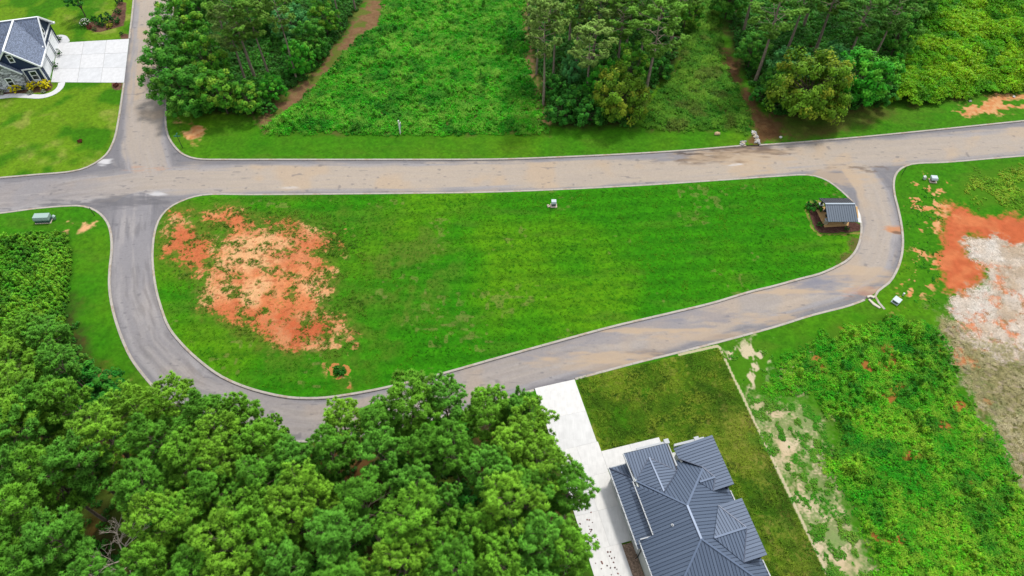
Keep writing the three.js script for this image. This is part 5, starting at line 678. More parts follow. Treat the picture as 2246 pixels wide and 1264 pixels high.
  const describe = (x, y) => { for (const [mx, my, n] of marks.slice().sort((a, b) => Math.hypot(a[0] - x, a[1] - y) - Math.hypot(b[0] - x, b[1] - y))) { const dx = x - mx, dy = y - my, dirs = Math.abs(dx) > 2.2 * Math.abs(dy) ? [dx < 0 ? 'left of' : 'right of'] : Math.abs(dy) > 2.2 * Math.abs(dx) ? [dy < 0 ? 'just beyond' : 'in front of'] : [(dy < 0 ? 'beyond and ' : 'in front and ') + (dx < 0 ? 'left of' : 'right of')]; for (const d of dirs) { const l = 'tufted pine ' + d + ' ' + n; if (!taken.has(l)) { taken.add(l); return l; } } } return 'tufted pine in the wood'; };
  list.forEach(([x, y, hc, s, l], i) => {
    if (x === 188) return; const p = at(x, y, hc * 0.93), v = sh[(i * 5 + (i >> 3)) % 8], H = 13 + ((i * 5 + (i >> 3)) % 4) * 0.8, ss = hc * 1.12 / H;
    plantTree('pine_tree', l || describe(x, y), 'pine tree', v, [p.x, LAND_Y - 0.05, p.z], r() * 6.28, [s * (0.98 + 0.14 * r()), ss, s * (0.98 + 0.14 * r())], undefined, 0);
  });
  // leafy trees and bushes among the pines
  const bA = leafyShape(501, 5, 2.6, 0.4, 95, 58, 0.26, G(44, 128, 34), G(74, 150, 40)), bB = leafyShape(502, 3.2, 1.8, 0.1, 60, 56, 0.22, G(58, 136, 34), G(112, 158, 50));
  for (const [x, y, h, sc, l, w] of [[195, 850, 3.2, [1.15, 1.05, 1.15], 'dark leafy tree at the wood corner by the mown strip', 0], [225, 872, 2.5, [0.85, 0.8, 0.85], 'small dark leafy tree below the one at the wood corner', 0], [1014, 1135, 3, [1.0, 0.9, 1.0], 'round dark leafy bush in the gap between the pines', 0], [730, 1115, 2, [1.1, 0.9, 1.1], 'leafy bush beside the mossy clearing in the pine wood', 1], [640, 1085, 2, [1.2, 1, 1.2], 'bright leafy bush deep in the pine wood left of the clearing', 1], [905, 1028, 2, [1.1, 0.9, 1.1], 'yellow green bush between pines near the orange soil patch', 1], [870, 1035, 2, [0.9, 1.1, 0.9], 'blue green bush between pines near the orange soil patch', 0], [390, 1215, 2, [1.0, 0.8, 1.0], 'low bush in the dark gap of the wood', 0], [150, 790, 2.4, [1.1, 1.1, 1.1], 'pale leafy bush at the edge of the mown strip', 1], [175, 815, 2.2, [1, 0.9, 1], 'leafy bush on the wood edge above the dark leafy tree', 1]]) { const p = at(x, y, h); plantTree(h > 3 ? 'leafy_tree' : 'bush', l, h > 3 ? 'tree' : 'bush', w ? bB : bA, [p.x, LAND_Y, p.z], x, sc, undefined, 2); }
  // bare dead tree
  { const r2 = rng(8), gs = [], grow = (o, d, len, rad, n) => { const e = o.clone().addScaledVector(d, len); gs.push(limb(o, e, rad, rad * 0.62, n > 3 ? 6 : 4)); if (n <= 0) return; const k = n > 3 ? 3 : 3; for (let i = 0; i < k; i++) { const q = d.clone().add(V3((r2() - 0.5) * 1.7, (r2() - 0.35) * 0.7, (r2() - 0.5) * 1.7)).normalize(); grow(o.clone().addScaledVector(d, len * (0.65 + 0.35 * r2())), q, len * (0.62 + 0.2 * r2()), rad * 0.58, n - 1); } };
    const p = at(262, 1212, 9), o = thing('dead_tree', 'bare grey dead tree with tangled branches among the pines', 'dead tree', [p.x, LAND_Y, p.z]); const dm = mat(222, 206, 190, 0.9); part('trunk', limb(V3(0, 0, 0), V3(0.2, 8.6, 0.1), 0.2, 0.09, 8), dm, o); for (const [ax, az] of [[1, 0.1], [-0.8, 0.6], [-0.5, -0.8], [0.6, 0.8], [0.2, -0.3]]) grow(V3(0.2, 7.4 + r2() * 1.2, 0.1), V3(ax, 0.55, az).normalize(), 1.5, 0.085, 4); part('branches', merge(gs), dm, o); }
}
// ---------------------------------------------------------------- trees on the far side of the road
{
  const tallA = [pineShape(301, 17, 0.5, 3.3, 330, PP[0]), pineShape(302, 16, 0.55, 3.0, 300, PP[1]), pineShape(303, 18, 0.48, 3.7, 400, G(116, 174, 58)), pineShape(304, 16, 0.5, 3.3, 340, G(100, 164, 58))];
  const lf = [leafyShape(401, 9, 3.7, 0.4, 180, 64, 0.3, G(67, 141, 37), G(111, 170, 54)), leafyShape(402, 8, 3.3, 0.3, 150, 64, 0.3, G(81, 157, 35), G(143, 186, 54)), leafyShape(403, 6.2, 4.4, 0.2, 230, 60, 0.3, G(100, 146, 30), G(158, 172, 46)), leafyShape(404, 6.5, 3.2, 0.2, 130, 62, 0.28, G(64, 166, 35), G(106, 186, 46)), leafyShape(405, 3, 2.2, 0.05, 80, 58, 0.24, G(53, 127, 35), G(88, 159, 44)), leafyShape(406, 7, 3.4, 0.3, 140, 62, 0.3, G(85, 166, 86), G(120, 189, 96))];
  const put = (sh, name, cat, l, x, y, sc, group, bark = 1) => { const p = at(x, y); plantTree(name, l, cat, sh, [p.x, LAND_Y - 0.05, p.z], (x * 7 + y * 3) % 6.28, sc, group, bark); };
  const T = (i, l, x, y, h, w, group) => put(tallA[i], 'pine_tree', 'pine tree', l, x, y, [w * 1.2, h / [17, 16, 18, 16][i], w * 1.2], group);
  const B = (i, l, x, y, w, h, group) => put(lf[i], h < 0.7 && i === 4 ? 'bush' : 'leafy_tree', i === 4 ? 'bush' : 'tree', l, x, y, [w, h, w], group, 2);
  // upper left clump, from the road corner inwards
  B(0, 'big dark leafy tree spreading over the side road edge', 388, 215, 1.0, 0.95); B(0, 'dense leafy tree at the front corner of the upper left clump', 425, 248, 0.98, 0.85); B(1, 'leafy tree at the front of the upper left clump, next inwards', 500, 250, 0.98, 0.95); B(1, 'mid green leafy tree low at the clump front by the dirt track', 555, 250, 0.72, 0.7); B(0, 'leafy tree behind the one that overhangs the side road', 395, 150, 1.0, 1.05); B(1, 'leafy tree at the back of the clump beside the side road', 412, 90, 1.05, 1.05); B(1, 'yellow green leafy tree in the middle of the upper left clump', 470, 185, 0.95, 1.15); B(3, 'bright little leafy tree beside the dirt track', 605, 222, 0.62, 0.72); B(3, 'leafy sapling at the track edge by the white trunk', 668, 168, 0.72, 1.05);
  T(2, 'pine with a crooked bare lower trunk in the upper left clump', 560, 172, 15.5, 1.0); T(0, 'pine behind the crooked trunk in the upper left clump', 540, 178, 12, 0.85); T(1, 'slim pine with thin pale trunk in the upper left clump', 588, 165, 13, 0.8); T(1, 'pine with a bright white trunk near the dirt track', 652, 176, 16, 0.7); T(3, 'pine at the back top of the upper left clump', 505, 110, 14, 1.0);
  B(5, 'blue green leafy tree at the photo top behind the white trunk', 650, 90, 0.95, 0.95); B(1, 'olive leafy tree at the photo top above the dirt track', 720, 80, 0.8, 0.8); B(0, 'leafy tree between the white trunk and the olive tree', 690, 130, 0.7, 0.75); B(0, 'leafy tree at the top edge behind the upper left clump', 590, 60, 1.0, 1.1); B(0, 'leafy tree at the top edge beside the side road', 440, 30, 1.0, 1.1); T(3, 'bare stemmed pine near the top of the dirt track', 745, 55, 14, 0.7); T(1, 'second bare stemmed pine near the top of the dirt track', 780, 25, 14, 0.7); B(4, 'low dark bush under the olive leafy tree', 700, 120, 0.9, 0.9); B(4, 'low dark bush at the foot of the white trunk', 640, 165, 0.8, 0.8); B(4, 'low bush at the clump front by the clay corner', 450, 245, 0.8, 0.6); B(4, 'low bush at the end of the dirt track', 590, 245, 0.7, 0.6);
  // middle clump
  T(0, 'tall pine with a long bare grey trunk at the edge of the weed field', 1190, 232, 17.5, 0.85); T(0, 'ivy clad pine just behind the long bare grey trunk', 1178, 165, 14, 0.8); T(1, 'pine with an ivy trunk in the middle clump', 1212, 170, 15, 0.85); T(0, 'pale pine with a dark stem in front of the middle clump', 1284, 222, 13, 1.0); T(0, 'pale silvery pine above the dark stem', 1300, 150, 14.5, 1.0); T(2, 'pine leaning out over the grassy gap with grey trunk', 1416, 215, 17, 1.1); T(3, 'thin pine behind the leaning grey trunk', 1400, 145, 15, 0.9); T(2, 'pine at the top of the middle clump beside the gap', 1470, 110, 16, 1.1); T(3, 'pine in the back of the middle clump', 1335, 110, 15, 1.0); T(0, 'pale pine at the top edge of the middle clump', 1250, 95, 15, 0.95); T(1, 'pine at the back of the middle clump by the weeds', 1160, 70, 14, 0.85); T(2, 'broad pine at the top edge of the middle clump', 1400, 70, 16, 1.05); T(3, 'dark pine at the top edge above the gap', 1450, 50, 15, 1);
  T(0, 'pale pine near the top edge between weeds and middle clump', 1205, 60, 14, 1.0); T(2, 'pine squeezed in the centre of the middle clump', 1350, 165, 14, 0.95); T(3, 'pine above the yellow green leafy tree', 1370, 130, 14, 0.95); T(1, 'pale pine over the dark front bushes', 1262, 150, 13.5, 0.95); T(2, 'pine on the top edge of the middle clump near its centre', 1345, 40, 15, 1.0);
  B(2, 'yellow green leafy tree at the front of the middle clump', 1352, 255, 0.95, 1.25); B(3, 'green leafy tree beside the yellow green one in the middle clump', 1318, 225, 0.85, 1.1); B(1, 'leafy tree behind the yellow green one', 1378, 200, 0.85, 1.0); B(4, 'dark low bush at the front of the middle clump', 1230, 265, 1.15, 1.3); B(4, 'dark low bush beneath the pale pine with a dark stem', 1285, 272, 1.15, 1.3); B(4, 'dark low bush between two front bushes', 1258, 245, 1.2, 1.4); B(4, 'dark bush on the gap side of the middle clump', 1440, 170, 1.0, 1.1); B(4, 'dark bush behind the long bare trunk', 1215, 215, 0.9, 1.2); B(5, 'blue green sapling in the middle clump', 1255, 185, 0.6, 0.9); B(5, 'leafy tree at the very back of the middle clump', 1300, 60, 1.0, 1.1); B(1, 'leafy tree by the gap at the back of the middle clump', 1500, 60, 0.9, 0.9);
  // right clump
  B(2, 'broad yellow green leafy tree overhanging the mud at the north verge', 1757, 247, 1.3, 1.55); B(3, 'bright green leafy tree beside the broad yellow green one', 1870, 225, 1.4, 1.4); B(5, 'blue green leafy tree behind the broad yellow green one', 1722, 190, 0.95, 0.95); B(0, 'dark leafy tree at the left rim of the right clump', 1640, 150, 0.7, 0.7); B(0, 'dark leafy tree below the leaning grey trunk', 1690, 215, 0.62, 0.55); B(3, 'leafy tree at the kudzu edge of the right clump', 1935, 190, 0.7, 0.9); B(0, 'dark leafy tree between the right clump and the kudzu', 1950, 130, 0.8, 0.9);
  T(2, 'pine with a long leaning grey trunk in the right clump', 1655, 180, 17, 1.1); T(3, 'pine in the middle of the right clump', 1720, 125, 16, 1.05); T(2, 'pine with a pale stub trunk above the broad leafy tree', 1785, 115, 15, 1.05); T(3, 'pine hanging over the bright green leafy tree', 1850, 150, 13, 1.05); T(3, 'pine at the right rim of the right clump', 1905, 150, 14, 1.0); T(2, 'pine at the top edge of the right clump', 1760, 60, 16, 1.1); T(3, 'pine near the top edge above the leaning trunk', 1690, 75, 15, 1.05); T(2, 'tall pine at the top edge near the kudzu', 1880, 75, 16, 1.1); T(3, 'pine beside the kudzu at the photo top', 1950, 70, 15, 1); T(2, 'pine at the left top corner of the right clump', 1630, 70, 15, 1.0); T(3, 'pine at the top edge in the middle of the right clump', 1830, 30, 15, 1.05); B(0, 'leafy tree at the left top of the right clump', 1590, 40, 0.9, 0.9); B(5, 'blue green leafy tree deep in the right clump', 1815, 170, 0.7, 0.9); B(4, 'dark bush at the left foot of the right clump', 1665, 225, 0.9, 0.9); B(4, 'dark bush between right clump and kudzu', 1925, 225, 1.1, 1.1); B(0, 'leafy tree at the top edge beside the kudzu', 1990, 40, 0.9, 0.9);
}
// ---------------------------------------------------------------- single shrubs
{
  const sB = (seed, H, Rm, tone, v2, leaf = 0.13, clumps = 34, per = 46) => leafyShape(seed, H, Rm, 0.02, clumps, per, leaf, tone, v2);
  const green = sB(601, 1.1, 0.75, G(40, 96, 30), G(70, 128, 40)), yellow = sB(602, 1.4, 0.9, G(226, 212, 16), G(240, 226, 40), 0.13, 60, 60), dark = sB(603, 1.4, 0.9, G(26, 82, 36), G(44, 104, 44)), pale = sB(604, 0.6, 0.5, G(150, 160, 130), G(186, 196, 170)), gold = sB(605, 0.7, 0.6, G(150, 160, 40), G(186, 180, 60)), red = sB(606, 0.5, 0.5, G(120, 50, 40), G(90, 60, 40)), ball = sB(607, 1.2, 0.55, G(40, 100, 36), G(60, 120, 40), 0.1, 34, 50), wild = sB(608, 0.9, 1.2, G(40, 112, 24), G(72, 140, 36), 0.2, 40, 46);
  const put = (sh, name, l, x, y, sc = 1, cat = 'shrub', group) => { const p = at(x, y); plantTree(name, l, cat, sh, [p.x, LAND_Y, p.z], x * 1.7, [sc, sc, sc], group, 2); };
  put(yellow, 'yellow_shrub', 'round yellow shrub at the garage corner of the stone house', 103, 194, 1.05); put(yellow, 'yellow_shrub', 'yellow shrub in front of the sided bay window', 73, 196, 0.95); put(yellow, 'yellow_shrub', 'yellow shrub in front of the stone wall', 37, 202, 1.0);
  put(dark, 'dark_shrub', 'dark shrub between two yellow shrubs at the stone wall', 55, 196, 0.7); put(dark, 'dark_shrub', 'dark shrub at the left end of the stone wall', 20, 197, 0.75); put(pale, 'pale_shrub', 'pale grey shrub in the house bed before the bay', 68, 206, 0.9); put(pale, 'pale_shrub', 'pale grey shrub near the walk by the garage corner', 96, 204, 0.8); put(pale, 'pale_shrub', 'white flowering plant at the left photo edge by the walk', 6, 207, 1.1);
  put(ball, 'ball_shrub', 'clipped green shrub between the first two garage doors', 132, 123, 0.95); put(ball, 'ball_shrub', 'clipped green shrub between the last two garage doors', 124, 151, 0.95); put(green, 'corner_shrub', 'leafy shrub in the round turn-out beside the garage', 131, 91, 0.8);
  put(dark, 'dark_shrub', 'large dark evergreen shrub in the middle of the corner bed', 237, 50, 1.35); put(green, 'green_shrub', 'green shrub at the bend of the corner bed', 257, 52, 1.05); put(green, 'green_shrub', 'dark leafy shrub up the side arm of the corner bed', 260, 32, 0.95); put(dark, 'dark_shrub', 'evergreen shrub at the upper end of the corner bed', 263, 9, 0.9); put(gold, 'gold_shrub', 'golden low shrub at the front of the corner bed', 243, 61, 1.1); put(green, 'green_shrub', 'low green shrub at the front edge of the corner bed', 208, 69, 0.6); put(green, 'green_shrub', 'grey green shrub left of the dark evergreen', 216, 57, 0.8); put(dark, 'dark_shrub', 'small blue green shrub before the dark evergreen', 227, 60, 0.55); put(red, 'red_shrub', 'low dark red shrub beside the white flowering shrub', 198, 63, 1.0); put(wild, 'green_shrub', 'light green spreading shrub at the back of the corner bed', 210, 46, 0.7); put(dark, 'dark_shrub', 'small dark shrub in the mulch at the top of the white driveway', 268, 78, 0.5); put(red, 'red_shrub', 'small dark plant in the mulch ring below the white driveway', 256, 190, 0.9);
  put(wild, 'wild_bush', 'low dark green bush in a ring of bare clay on the island', 746, 817, 0.62, 'bush'); put(wild, 'shelter_bush', 'dark green bush at the back corner of the mail shelter', 1783, 459, 0.95, 'bush'); put(green, 'shelter_shrub', 'small shrub in the mulch before the mail shelter', 1797, 497, 0.6); put(green, 'shelter_shrub', 'small shrub in the mulch right of the shelter pad', 1856, 505, 0.5); put(red, 'mulch_plant', 'small dark plant on the house lawn above the junction', 177, 312, 0.8, 'plant');
  // white flowering shrub
  { const p = at(190, 57), o = plantTree('flowering_shrub', 'rounded shrub covered in white flowers at the left end of the corner bed', 'shrub', green, [p.x, LAND_Y, p.z], 1, [1.25, 1.1, 1.25], undefined, 2); const r = rng(4), gs = []; for (let i = 0; i < 46; i++) { const d = randDir(r); if (d[1] < -0.1) d[1] = -d[1]; const g = new THREE.IcosahedronGeometry(0.07, 0); g.translate(d[0] * 0.74, 0.55 + d[1] * 0.55, d[2] * 0.74); gs.push(g); } const f = shadowed(new THREE.Mesh(merge(gs), mat(240, 246, 226, 0.9))); f.name = 'flowers'; o.add(f); }
  // young lawn tree at the top edge
  { const p = at(188, 38), tsh = leafyShape(640, 5.6, 1.9, 2.6, 60, 56, 0.22, G(40, 110, 34), G(64, 136, 40)); plantTree('young_tree', 'young lawn tree with a thin leaning trunk at the photo top', 'tree', tsh, [p.x, LAND_Y, p.z], 2, [1.15, 1, 1.15], undefined, 2); }
}
// ---------------------------------------------------------------- wild growth: masses nobody could count
function patchGeo(kind, seed) {
  const r = rng(seed), L = new Leaves(), w = [1, 1, 1];
  if (kind === 'weed') for (let i = 0; i < 9; i++) { const a = r() * 6.28, d = r() * 0.5; leafClump(L, r, Math.cos(a) * d, 0.14 + 0.3 * r() * r(), Math.sin(a) * d, 0.17, 11, 0.15, [0.75 + 0.5 * r(), 0.8 + 0.4 * r(), 0.8 + 0.4 * r()]); }
  if (kind === 'vine') for (let i = 0; i < 10; i++) { const a = r() * 6.28, d = Math.sqrt(r()) * 0.7; leafClump(L, r, Math.cos(a) * d, 0.42 * (1 - d * d) + 0.1, Math.sin(a) * d, 0.22, 8, 0.24, [0.8 + 0.4 * r(), 0.8 + 0.4 * r(), 0.8], [0, 1, 0], 0.5); }
  if (kind === 'stalk') for (let i = 0; i < 8; i++) { const a = r() * 6.28, d = r() * 0.35, h = 0.7 + 0.7 * r(), x = Math.cos(a) * d, z = Math.sin(a) * d; for (let j = 0; j < 3; j++) leafClump(L, r, x, h * (0.45 + 0.27 * j), z, 0.12, 5, 0.24, [0.75 + 0.4 * r(), 0.75 + 0.4 * r(), 0.8], [0, 1, 0], 1.3); }
  if (kind === 'grass') for (let i = 0; i < 34; i++) { const a = r() * 6.28, d = r() * 0.22, l = 0.4 + 0.5 * r(), t = 0.25 + 0.6 * r(), x = Math.cos(a) * d, z = Math.sin(a) * d, dx = Math.cos(a + r()) * t, dz = Math.sin(a + r()) * t, k = 0.7 + 0.55 * r(), wd = 0.022; const px = -dz * wd / t, pz = dx * wd / t; const m = [x + dx * l * 0.45, l * 0.7, z + dz * l * 0.45], e = [x + dx * l * 1.1, l * (0.75 - 0.3 * t), z + dz * l * 1.1]; L.tri([x - px, 0, z - pz], [x + px, 0, z + pz], m, dx * 0.3, 0.95, dz * 0.3, k, k, k); L.tri([m[0] - px, m[1], m[2] - pz], [m[0] + px, m[1], m[2] + pz], e, dx * 0.3, 0.95, dz * 0.3, k, k, k); L.tri([x - px, 0, z - pz], m, [m[0] + px, m[1], m[2] + pz], dx * 0.3, 0.95, dz * 0.3, k, k, k); }
  if (kind === 'blade') for (let i = 0; i < 16; i++) { const a = r() * 6.28, d = r() * 0.16, l = 0.1 + 0.12 * r(), x = Math.cos(a) * d, z = Math.sin(a) * d, b = r() * 6.28, dx = Math.cos(b) * l * 0.7, dz = Math.sin(b) * l * 0.7, k = 0.75 + 0.5 * r(), q = r() * 6.28, px = Math.cos(q) * 0.018, pz = Math.sin(q) * 0.018; L.tri([x - px, 0, z - pz], [x + px, 0, z + pz], [x + dx, l, z + dz], dx, 0.95, dz, k, k, k); }
  if (kind === 'straw') for (let i = 0; i < 22; i++) { const x = (r() - 0.5) * 0.9, z = (r() - 0.5) * 0.9, b = r() * 3.14, l = 0.15 + 0.25 * r(), dx = Math.cos(b) * l, dz = Math.sin(b) * l, k = 0.7 + 0.5 * r(), y = 0.015 + 0.05 * r(), px = -dz / l * 0.016, pz = dx / l * 0.016; L.tri([x - dx - px, y, z - dz - pz], [x - dx + px, y, z - dz + pz], [x + dx, y + 0.05 * r(), z + dz], 0, 1, 0, k, k, k); }
  return L.geo();
}
function scatter(name, label, category, kind, names, density, tones, opt = {}) {
  const r = rng(opt.seed || 1), geos = [patchGeo(kind, 11), patchGeo(kind, 12)], spots = [[], []], polys = [].concat(names).map((n) => [R[n], F[n]]);
  for (const [p, f] of polys) { let x0 = 1e9, x1 = -1e9, z0 = 1e9, z1 = -1e9; for (const [x, z] of p) { x0 = Math.min(x0, x); x1 = Math.max(x1, x); z0 = Math.min(z0, z); z1 = Math.max(z1, z); } x0 = Math.max(x0, -100); x1 = Math.min(x1, 102); z0 = Math.max(z0, -146); z1 = Math.min(z1, -10);
    const n = Math.round((x1 - x0) * (z1 - z0) * density); for (let i = 0; i < n; i++) { const x = lerp(x0, x1, r()), z = lerp(z0, z1, r()), q = r(), v = r(); const d = f.at(x, z) + (fbm(x * 0.5 + 3, z * 0.5, 3) - 0.5) * (opt.rag ?? 2); if (d < (opt.in ?? 0.1)) continue; if (Math.abs(x) > 0.5 * (-z) * 1.13 + 47) continue; const t = opt.thin ? opt.thin(x, z) : 1; if (q > t) continue; spots[v < 0.5 ? 0 : 1].push([x, z, Math.min(1, 0.45 + d * 0.35)]); } }
  const M = new THREE.Matrix4(), qt = new THREE.Quaternion(), up = V3(0, 1, 0);
  spots.forEach((sp, k) => {
    if (!sp.length) return; const im = new THREE.InstancedMesh(geos[k], leafMat, sp.length); sp.forEach(([x, z, e], i) => {
      const s = (opt.size ?? 1) * (0.6 + 0.9 * r() * r()) * (opt.edge === false ? 1 : e), n = fbm(x * 0.23 + 60, z * 0.23, 3), n2 = fbm(x * 0.75, z * 0.75 + 30, 2), y = LAND_Y - 0.02 + (opt.lift ? opt.lift(x, z) : 0);
      qt.setFromAxisAngle(up, r() * 6.28); M.compose(V3(x, y, z), qt, V3(s, s * (opt.tall ?? 1) * (0.45 + 1.2 * n2), s)); im.setMatrixAt(i, M);
      const m = sstep(0.32, 0.68, n * 0.6 + n2 * 0.4), m2 = sstep(0.55, 0.75, fbm(x * 0.4 + 9, z * 0.4 + 90, 2)), kk = 0.82 + 0.36 * r(); const a = tones[0], b = tones[1], c = tones[2]; im.setColorAt(i, new THREE.Color().setRGB(...[0, 1, 2].map((q) => lerp(lerp(a[q], b[q], m), c[q], m2 * 0.75) * kk)));
    });
    im.name = numbered(name); shadowed(im); tag(im, label, category, null, 'stuff'); scene.add(im);
  });
}
scatter('weeds', 'bright green weeds filling the cleared field at the photo top', 'weeds', 'weed', 'weedsMid', 12, [G(46, 162, 10), G(96, 204, 30), G(26, 126, 14)], { seed: 21, rag: 2.4, size: 0.86, tall: 1.3, thin: (x, z) => 0.35 + 0.65 * sstep(0.3, 0.46, fbm(x * 0.7 + 2, z * 0.7, 3)) });
scatter('tall_grass', 'tall grass along the front of the weed field', 'grass', 'grass', 'weedsMid', 2.2, [G(90, 176, 40), G(140, 200, 66), G(70, 150, 36)], { seed: 22, size: 1.1 });
scatter('tall_grass', 'rank grass in the gap between two tree clumps', 'grass', 'grass', 'weedsGap', 3, [G(84, 150, 32), G(130, 182, 52), G(110, 130, 50)], { seed: 23, size: 1.3 });
scatter('weeds', 'weeds in the gap between two tree clumps', 'weeds', 'weed', 'weedsGap', 12, [G(60, 134, 24), G(108, 172, 44), G(96, 116, 44)], { seed: 24, size: 0.85, tall: 1.2, thin: (x, z) => sstep(0.3, 0.5, fbm(x * 0.4, z * 0.4 + 77, 3)) });
const kLift = (x, z) => 1.3 * sstep(0.3, 0.75, fbm(x * 0.16 + 5, z * 0.16, 3)) * clamp01(F.kudzu.at(x, z) * 0.4) + 1.1 * fbm(x * 0.6, z * 0.6, 2);
scatter('kudzu', 'rolling blanket of bright vines on the slope at the upper right', 'vines', 'vine', 'kudzu', 10, [G(92, 172, 18), G(156, 206, 36), G(58, 142, 20)], { seed: 25, size: 0.95, tall: 1.25, lift: kLift, rag: 2.2 });
scatter('tall_weeds', 'thick tall weeds between the pine wood and the green transformer', 'weeds', 'stalk', 'weedsWest', 11, [G(76, 152, 30), G(132, 190, 50), G(62, 128, 32)], { seed: 26, size: 0.85, rag: 1.2 });
scatter('weeds', 'dense weeds covering the lot right of the metal roofed house', 'weeds', 'weed', 'weedsEast', 15, [G(52, 158, 14), G(118, 200, 30), G(32, 124, 20)], { seed: 27, rag: 3.6, size: 0.72, tall: 1.1, thin: (x, z) => fbm(x * 0.35 + 31, z * 0.35, 3) > 0.74 ? 0.15 : 0.35 + 0.65 * sstep(0.3, 0.46, fbm(x * 0.7 + 2, z * 0.7, 3)) });
scatter('tall_grass', 'grass mixed through the weedy lot right of the metal roofed house', 'grass', 'grass', 'weedsEast', 3, [G(104, 184, 36), G(160, 206, 56), G(84, 160, 36)], { seed: 28, size: 0.8 });
scatter('weeds', 'scattered weeds on the thin ground beside the sod', 'weeds', 'weed', ['weedsThin'], 4, [G(66, 146, 24), G(120, 180, 44), G(60, 130, 30)], { seed: 29, size: 0.7, thin: (x, z) => sstep(0.4, 0.6, fbm(x * 0.6, z * 0.6 + 5, 2)) });
scatter('weeds', 'weed tufts dotted over the sandy strip beside the sod', 'weeds', 'weed', ['sandA', 'sandB'], 40, [G(76, 156, 30), G(132, 180, 58), G(80, 146, 40)], { seed: 30, size: 0.4, edge: false, thin: (x, z) => 0.9 * sstep(0.4, 0.56, fbm(x * 1.4 + 8, z * 1.1, 3) * 0.7 + 0.3 * fbm(x * 0.085 + 3, z * 0.085, 3)) });
scatter('weeds', 'yellow green weeds on the bare lot at the right edge', 'weeds', 'weed', 'weedsNE', 12, [G(120, 176, 30), G(174, 206, 60), G(100, 154, 34)], { seed: 31, rag: 3.5, size: 0.68, thin: (x, z) => sstep(0.34, 0.52, fbm(x * 0.35, z * 0.35 + 15, 3)) });
scatter('weeds', 'weed tufts on the ragged verge right of the loop bend', 'weeds', 'weed', 'rightVerge', 6, [G(60, 146, 20), G(96, 172, 34), G(56, 134, 24)], { seed: 32, size: 0.38, thin: (x, z) => sstep(0.45, 0.62, fbm(x * 0.5 + 25, z * 0.5, 2)) });
scatter('tall_weeds', 'taller weed stalks standing out of the lot beside the metal roofed house', 'weeds', 'stalk', 'weedsEast', 1.1, [G(70, 160, 24), G(150, 206, 48), G(44, 122, 26)], { seed: 41, size: 0.8, rag: 3, thin: (x, z) => sstep(0.42, 0.6, fbm(x * 0.3 + 12, z * 0.3, 3)) });
scatter('tall_weeds', 'taller weed stalks standing out of the cleared field', 'weeds', 'stalk', 'weedsMid', 1.1, [G(60, 160, 24), G(120, 206, 54), G(36, 120, 26)], { seed: 42, size: 0.8, thin: (x, z) => sstep(0.42, 0.6, fbm(x * 0.3 + 52, z * 0.3, 3)) });
scatter('hay_grass', 'dry pale grass on the right hand lot', 'dry grass', 'grass', 'hay', 8, [G(186, 178, 128), G(220, 210, 168), G(140, 156, 90)], { seed: 33, size: 0.7, tall: 0.5 });
scatter('straw', 'pale straw spread over red clay at the right edge', 'straw', 'straw', 'straw', 14, [alb(236, 220, 202, 1.35), alb(248, 240, 230, 1.35), alb(214, 190, 160, 1.35)], { seed: 34, size: 1, edge: false, rag: 3, thin: (x, z) => 1 - 0.9 * sstep(0.5, 0.62, fbm(x * 0.5 + 3, z * 0.5, 3) * 0.6 + fbm(x * 1.6, z * 1.6, 2) * 0.4) });
scatter('undergrowth', 'dark leafy undergrowth on the floor of the lower left wood', 'undergrowth', 'weed', 'woods', 1.6, [G(40, 104, 24), G(72, 136, 34), G(50, 92, 30)], { seed: 35, size: 1.5, in: 1, thin: (x, z) => 0.35 + 0.65 * sstep(0.4, 0.6, fbm(x * 0.3, z * 0.3, 2)) });
scatter('undergrowth', 'dark undergrowth beneath the trees on the far side of the road', 'undergrowth', 'weed', ['woodsTopL', 'woodsTopM', 'woodsTopR'], 3, [G(50, 114, 30), G(76, 146, 42), G(60, 112, 38)], { seed: 36, size: 1.7, in: 0.6 });
scatter('sod_grass', 'shaggy dark sod grass around the metal roofed house', 'grass', 'blade', 'sod', 20, [G(90, 140, 26), G(144, 168, 50), G(68, 116, 22)], { seed: 37, size: 1.3, rag: 0.2, edge: false, thin: (x, z) => { const dx = x - HL.O.x, dz = z - HL.O.z, a = (dx * HL.U[0] + dz * HL.U[1]) / S, b = (dx * HL.V[0] + dz * HL.V[1]) / S; return (b < 0.35 || (a < 1.95 && a > -0.2 && b < 6.3) || (a > 2.2 && b < 9.4)) ? 0 : 1; } });
area('clayTufts', [[365, 470], [560, 455], [700, 470], [800, 480], [800, 760], [700, 800], [520, 740], [430, 680], [370, 590]]); F.clayTufts = new Field('clayTufts');
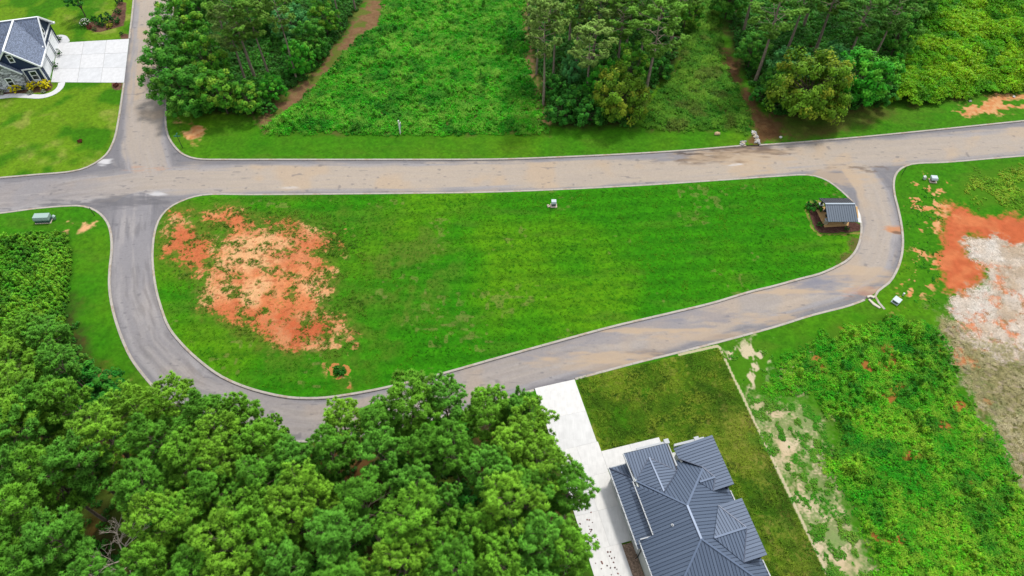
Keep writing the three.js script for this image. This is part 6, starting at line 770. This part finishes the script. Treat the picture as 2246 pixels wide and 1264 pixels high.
scatter('grass', 'small grass tufts growing through the bare clay of the island', 'grass', 'blade', 'clayTufts', 9, [G(78, 128, 22), G(110, 146, 40), G(64, 112, 22)], { seed: 38, size: 1.5, edge: false, thin: (x, z) => sstep(0.4, 0.62, fbm(x * 0.7 + 20, z * 0.9, 3)) });
R.islandLawn = island; F.islandLawn = new Field('islandLawn');
scatter('grass', 'short mown grass of the island inside the road loop', 'grass', 'blade', 'islandLawn', 8, [G(58, 144, 8), G(92, 156, 16), G(48, 128, 10)], { seed: 39, size: 1.15, edge: false, in: 0.5, rag: 0.1, tall: 0.8, thin: (x, z) => { const d = Math.max(F.clayMain.at(x, z), F.clayWest.at(x, z), F.mulchKiosk.at(x, z), F.clayTop.at(x, z), F.ringBush.at(x, z), F.clayBits2.at(x, z) - 1); return d > -0.3 ? 0 : d > -2 ? 0.3 : 1; } });
// fallen leaves on the driveway by the pines
{
  const r = rng(71), L = new Leaves(), M = new THREE.Matrix4(); for (let i = 0; i < 5; i++) leafClump(L, r, 0, 0.02, 0, 0.1, 3, 0.13, [1, 1, 1], [0, 1, 0], 0.1);
  const g = L.geo(), n = 45, im = new THREE.InstancedMesh(g, leafMat, n); for (let i = 0; i < n; i++) { const c = [[6.2, -3.4, 1.6, 0.6], [9.8, -3.0, 1.0, 0.7], [10.4, -2.2, 1.2, 0.35], [8.4, -3.2, 2.2, 0.8], [12.2, -3.4, 1.4, 0.6]][Math.floor(r() * 5)], v = HL.map(c[0] + (r() + r() - 1) * c[2] * 1.3, c[1] + (r() + r() - 1) * c[3] * 1.3, 0); M.makeRotationY(r() * 6); M.scale(V3(0.4 + 0.5 * r(), 1, 0.4 + 0.5 * r())); M.setPosition(v.x, LAND_Y + 0.05, v.z); im.setMatrixAt(i, M); const k = 0.7 + 0.6 * r(); im.setColorAt(i, col(150 * k, 108 * k, 96 * k)); }
  im.name = 'fallen_leaves'; shadowed(im); tag(im, 'reddish fallen leaves on the lower part of the white driveway', 'leaves', null, 'stuff'); scene.add(im);
}
renderer.render(scene, camera);
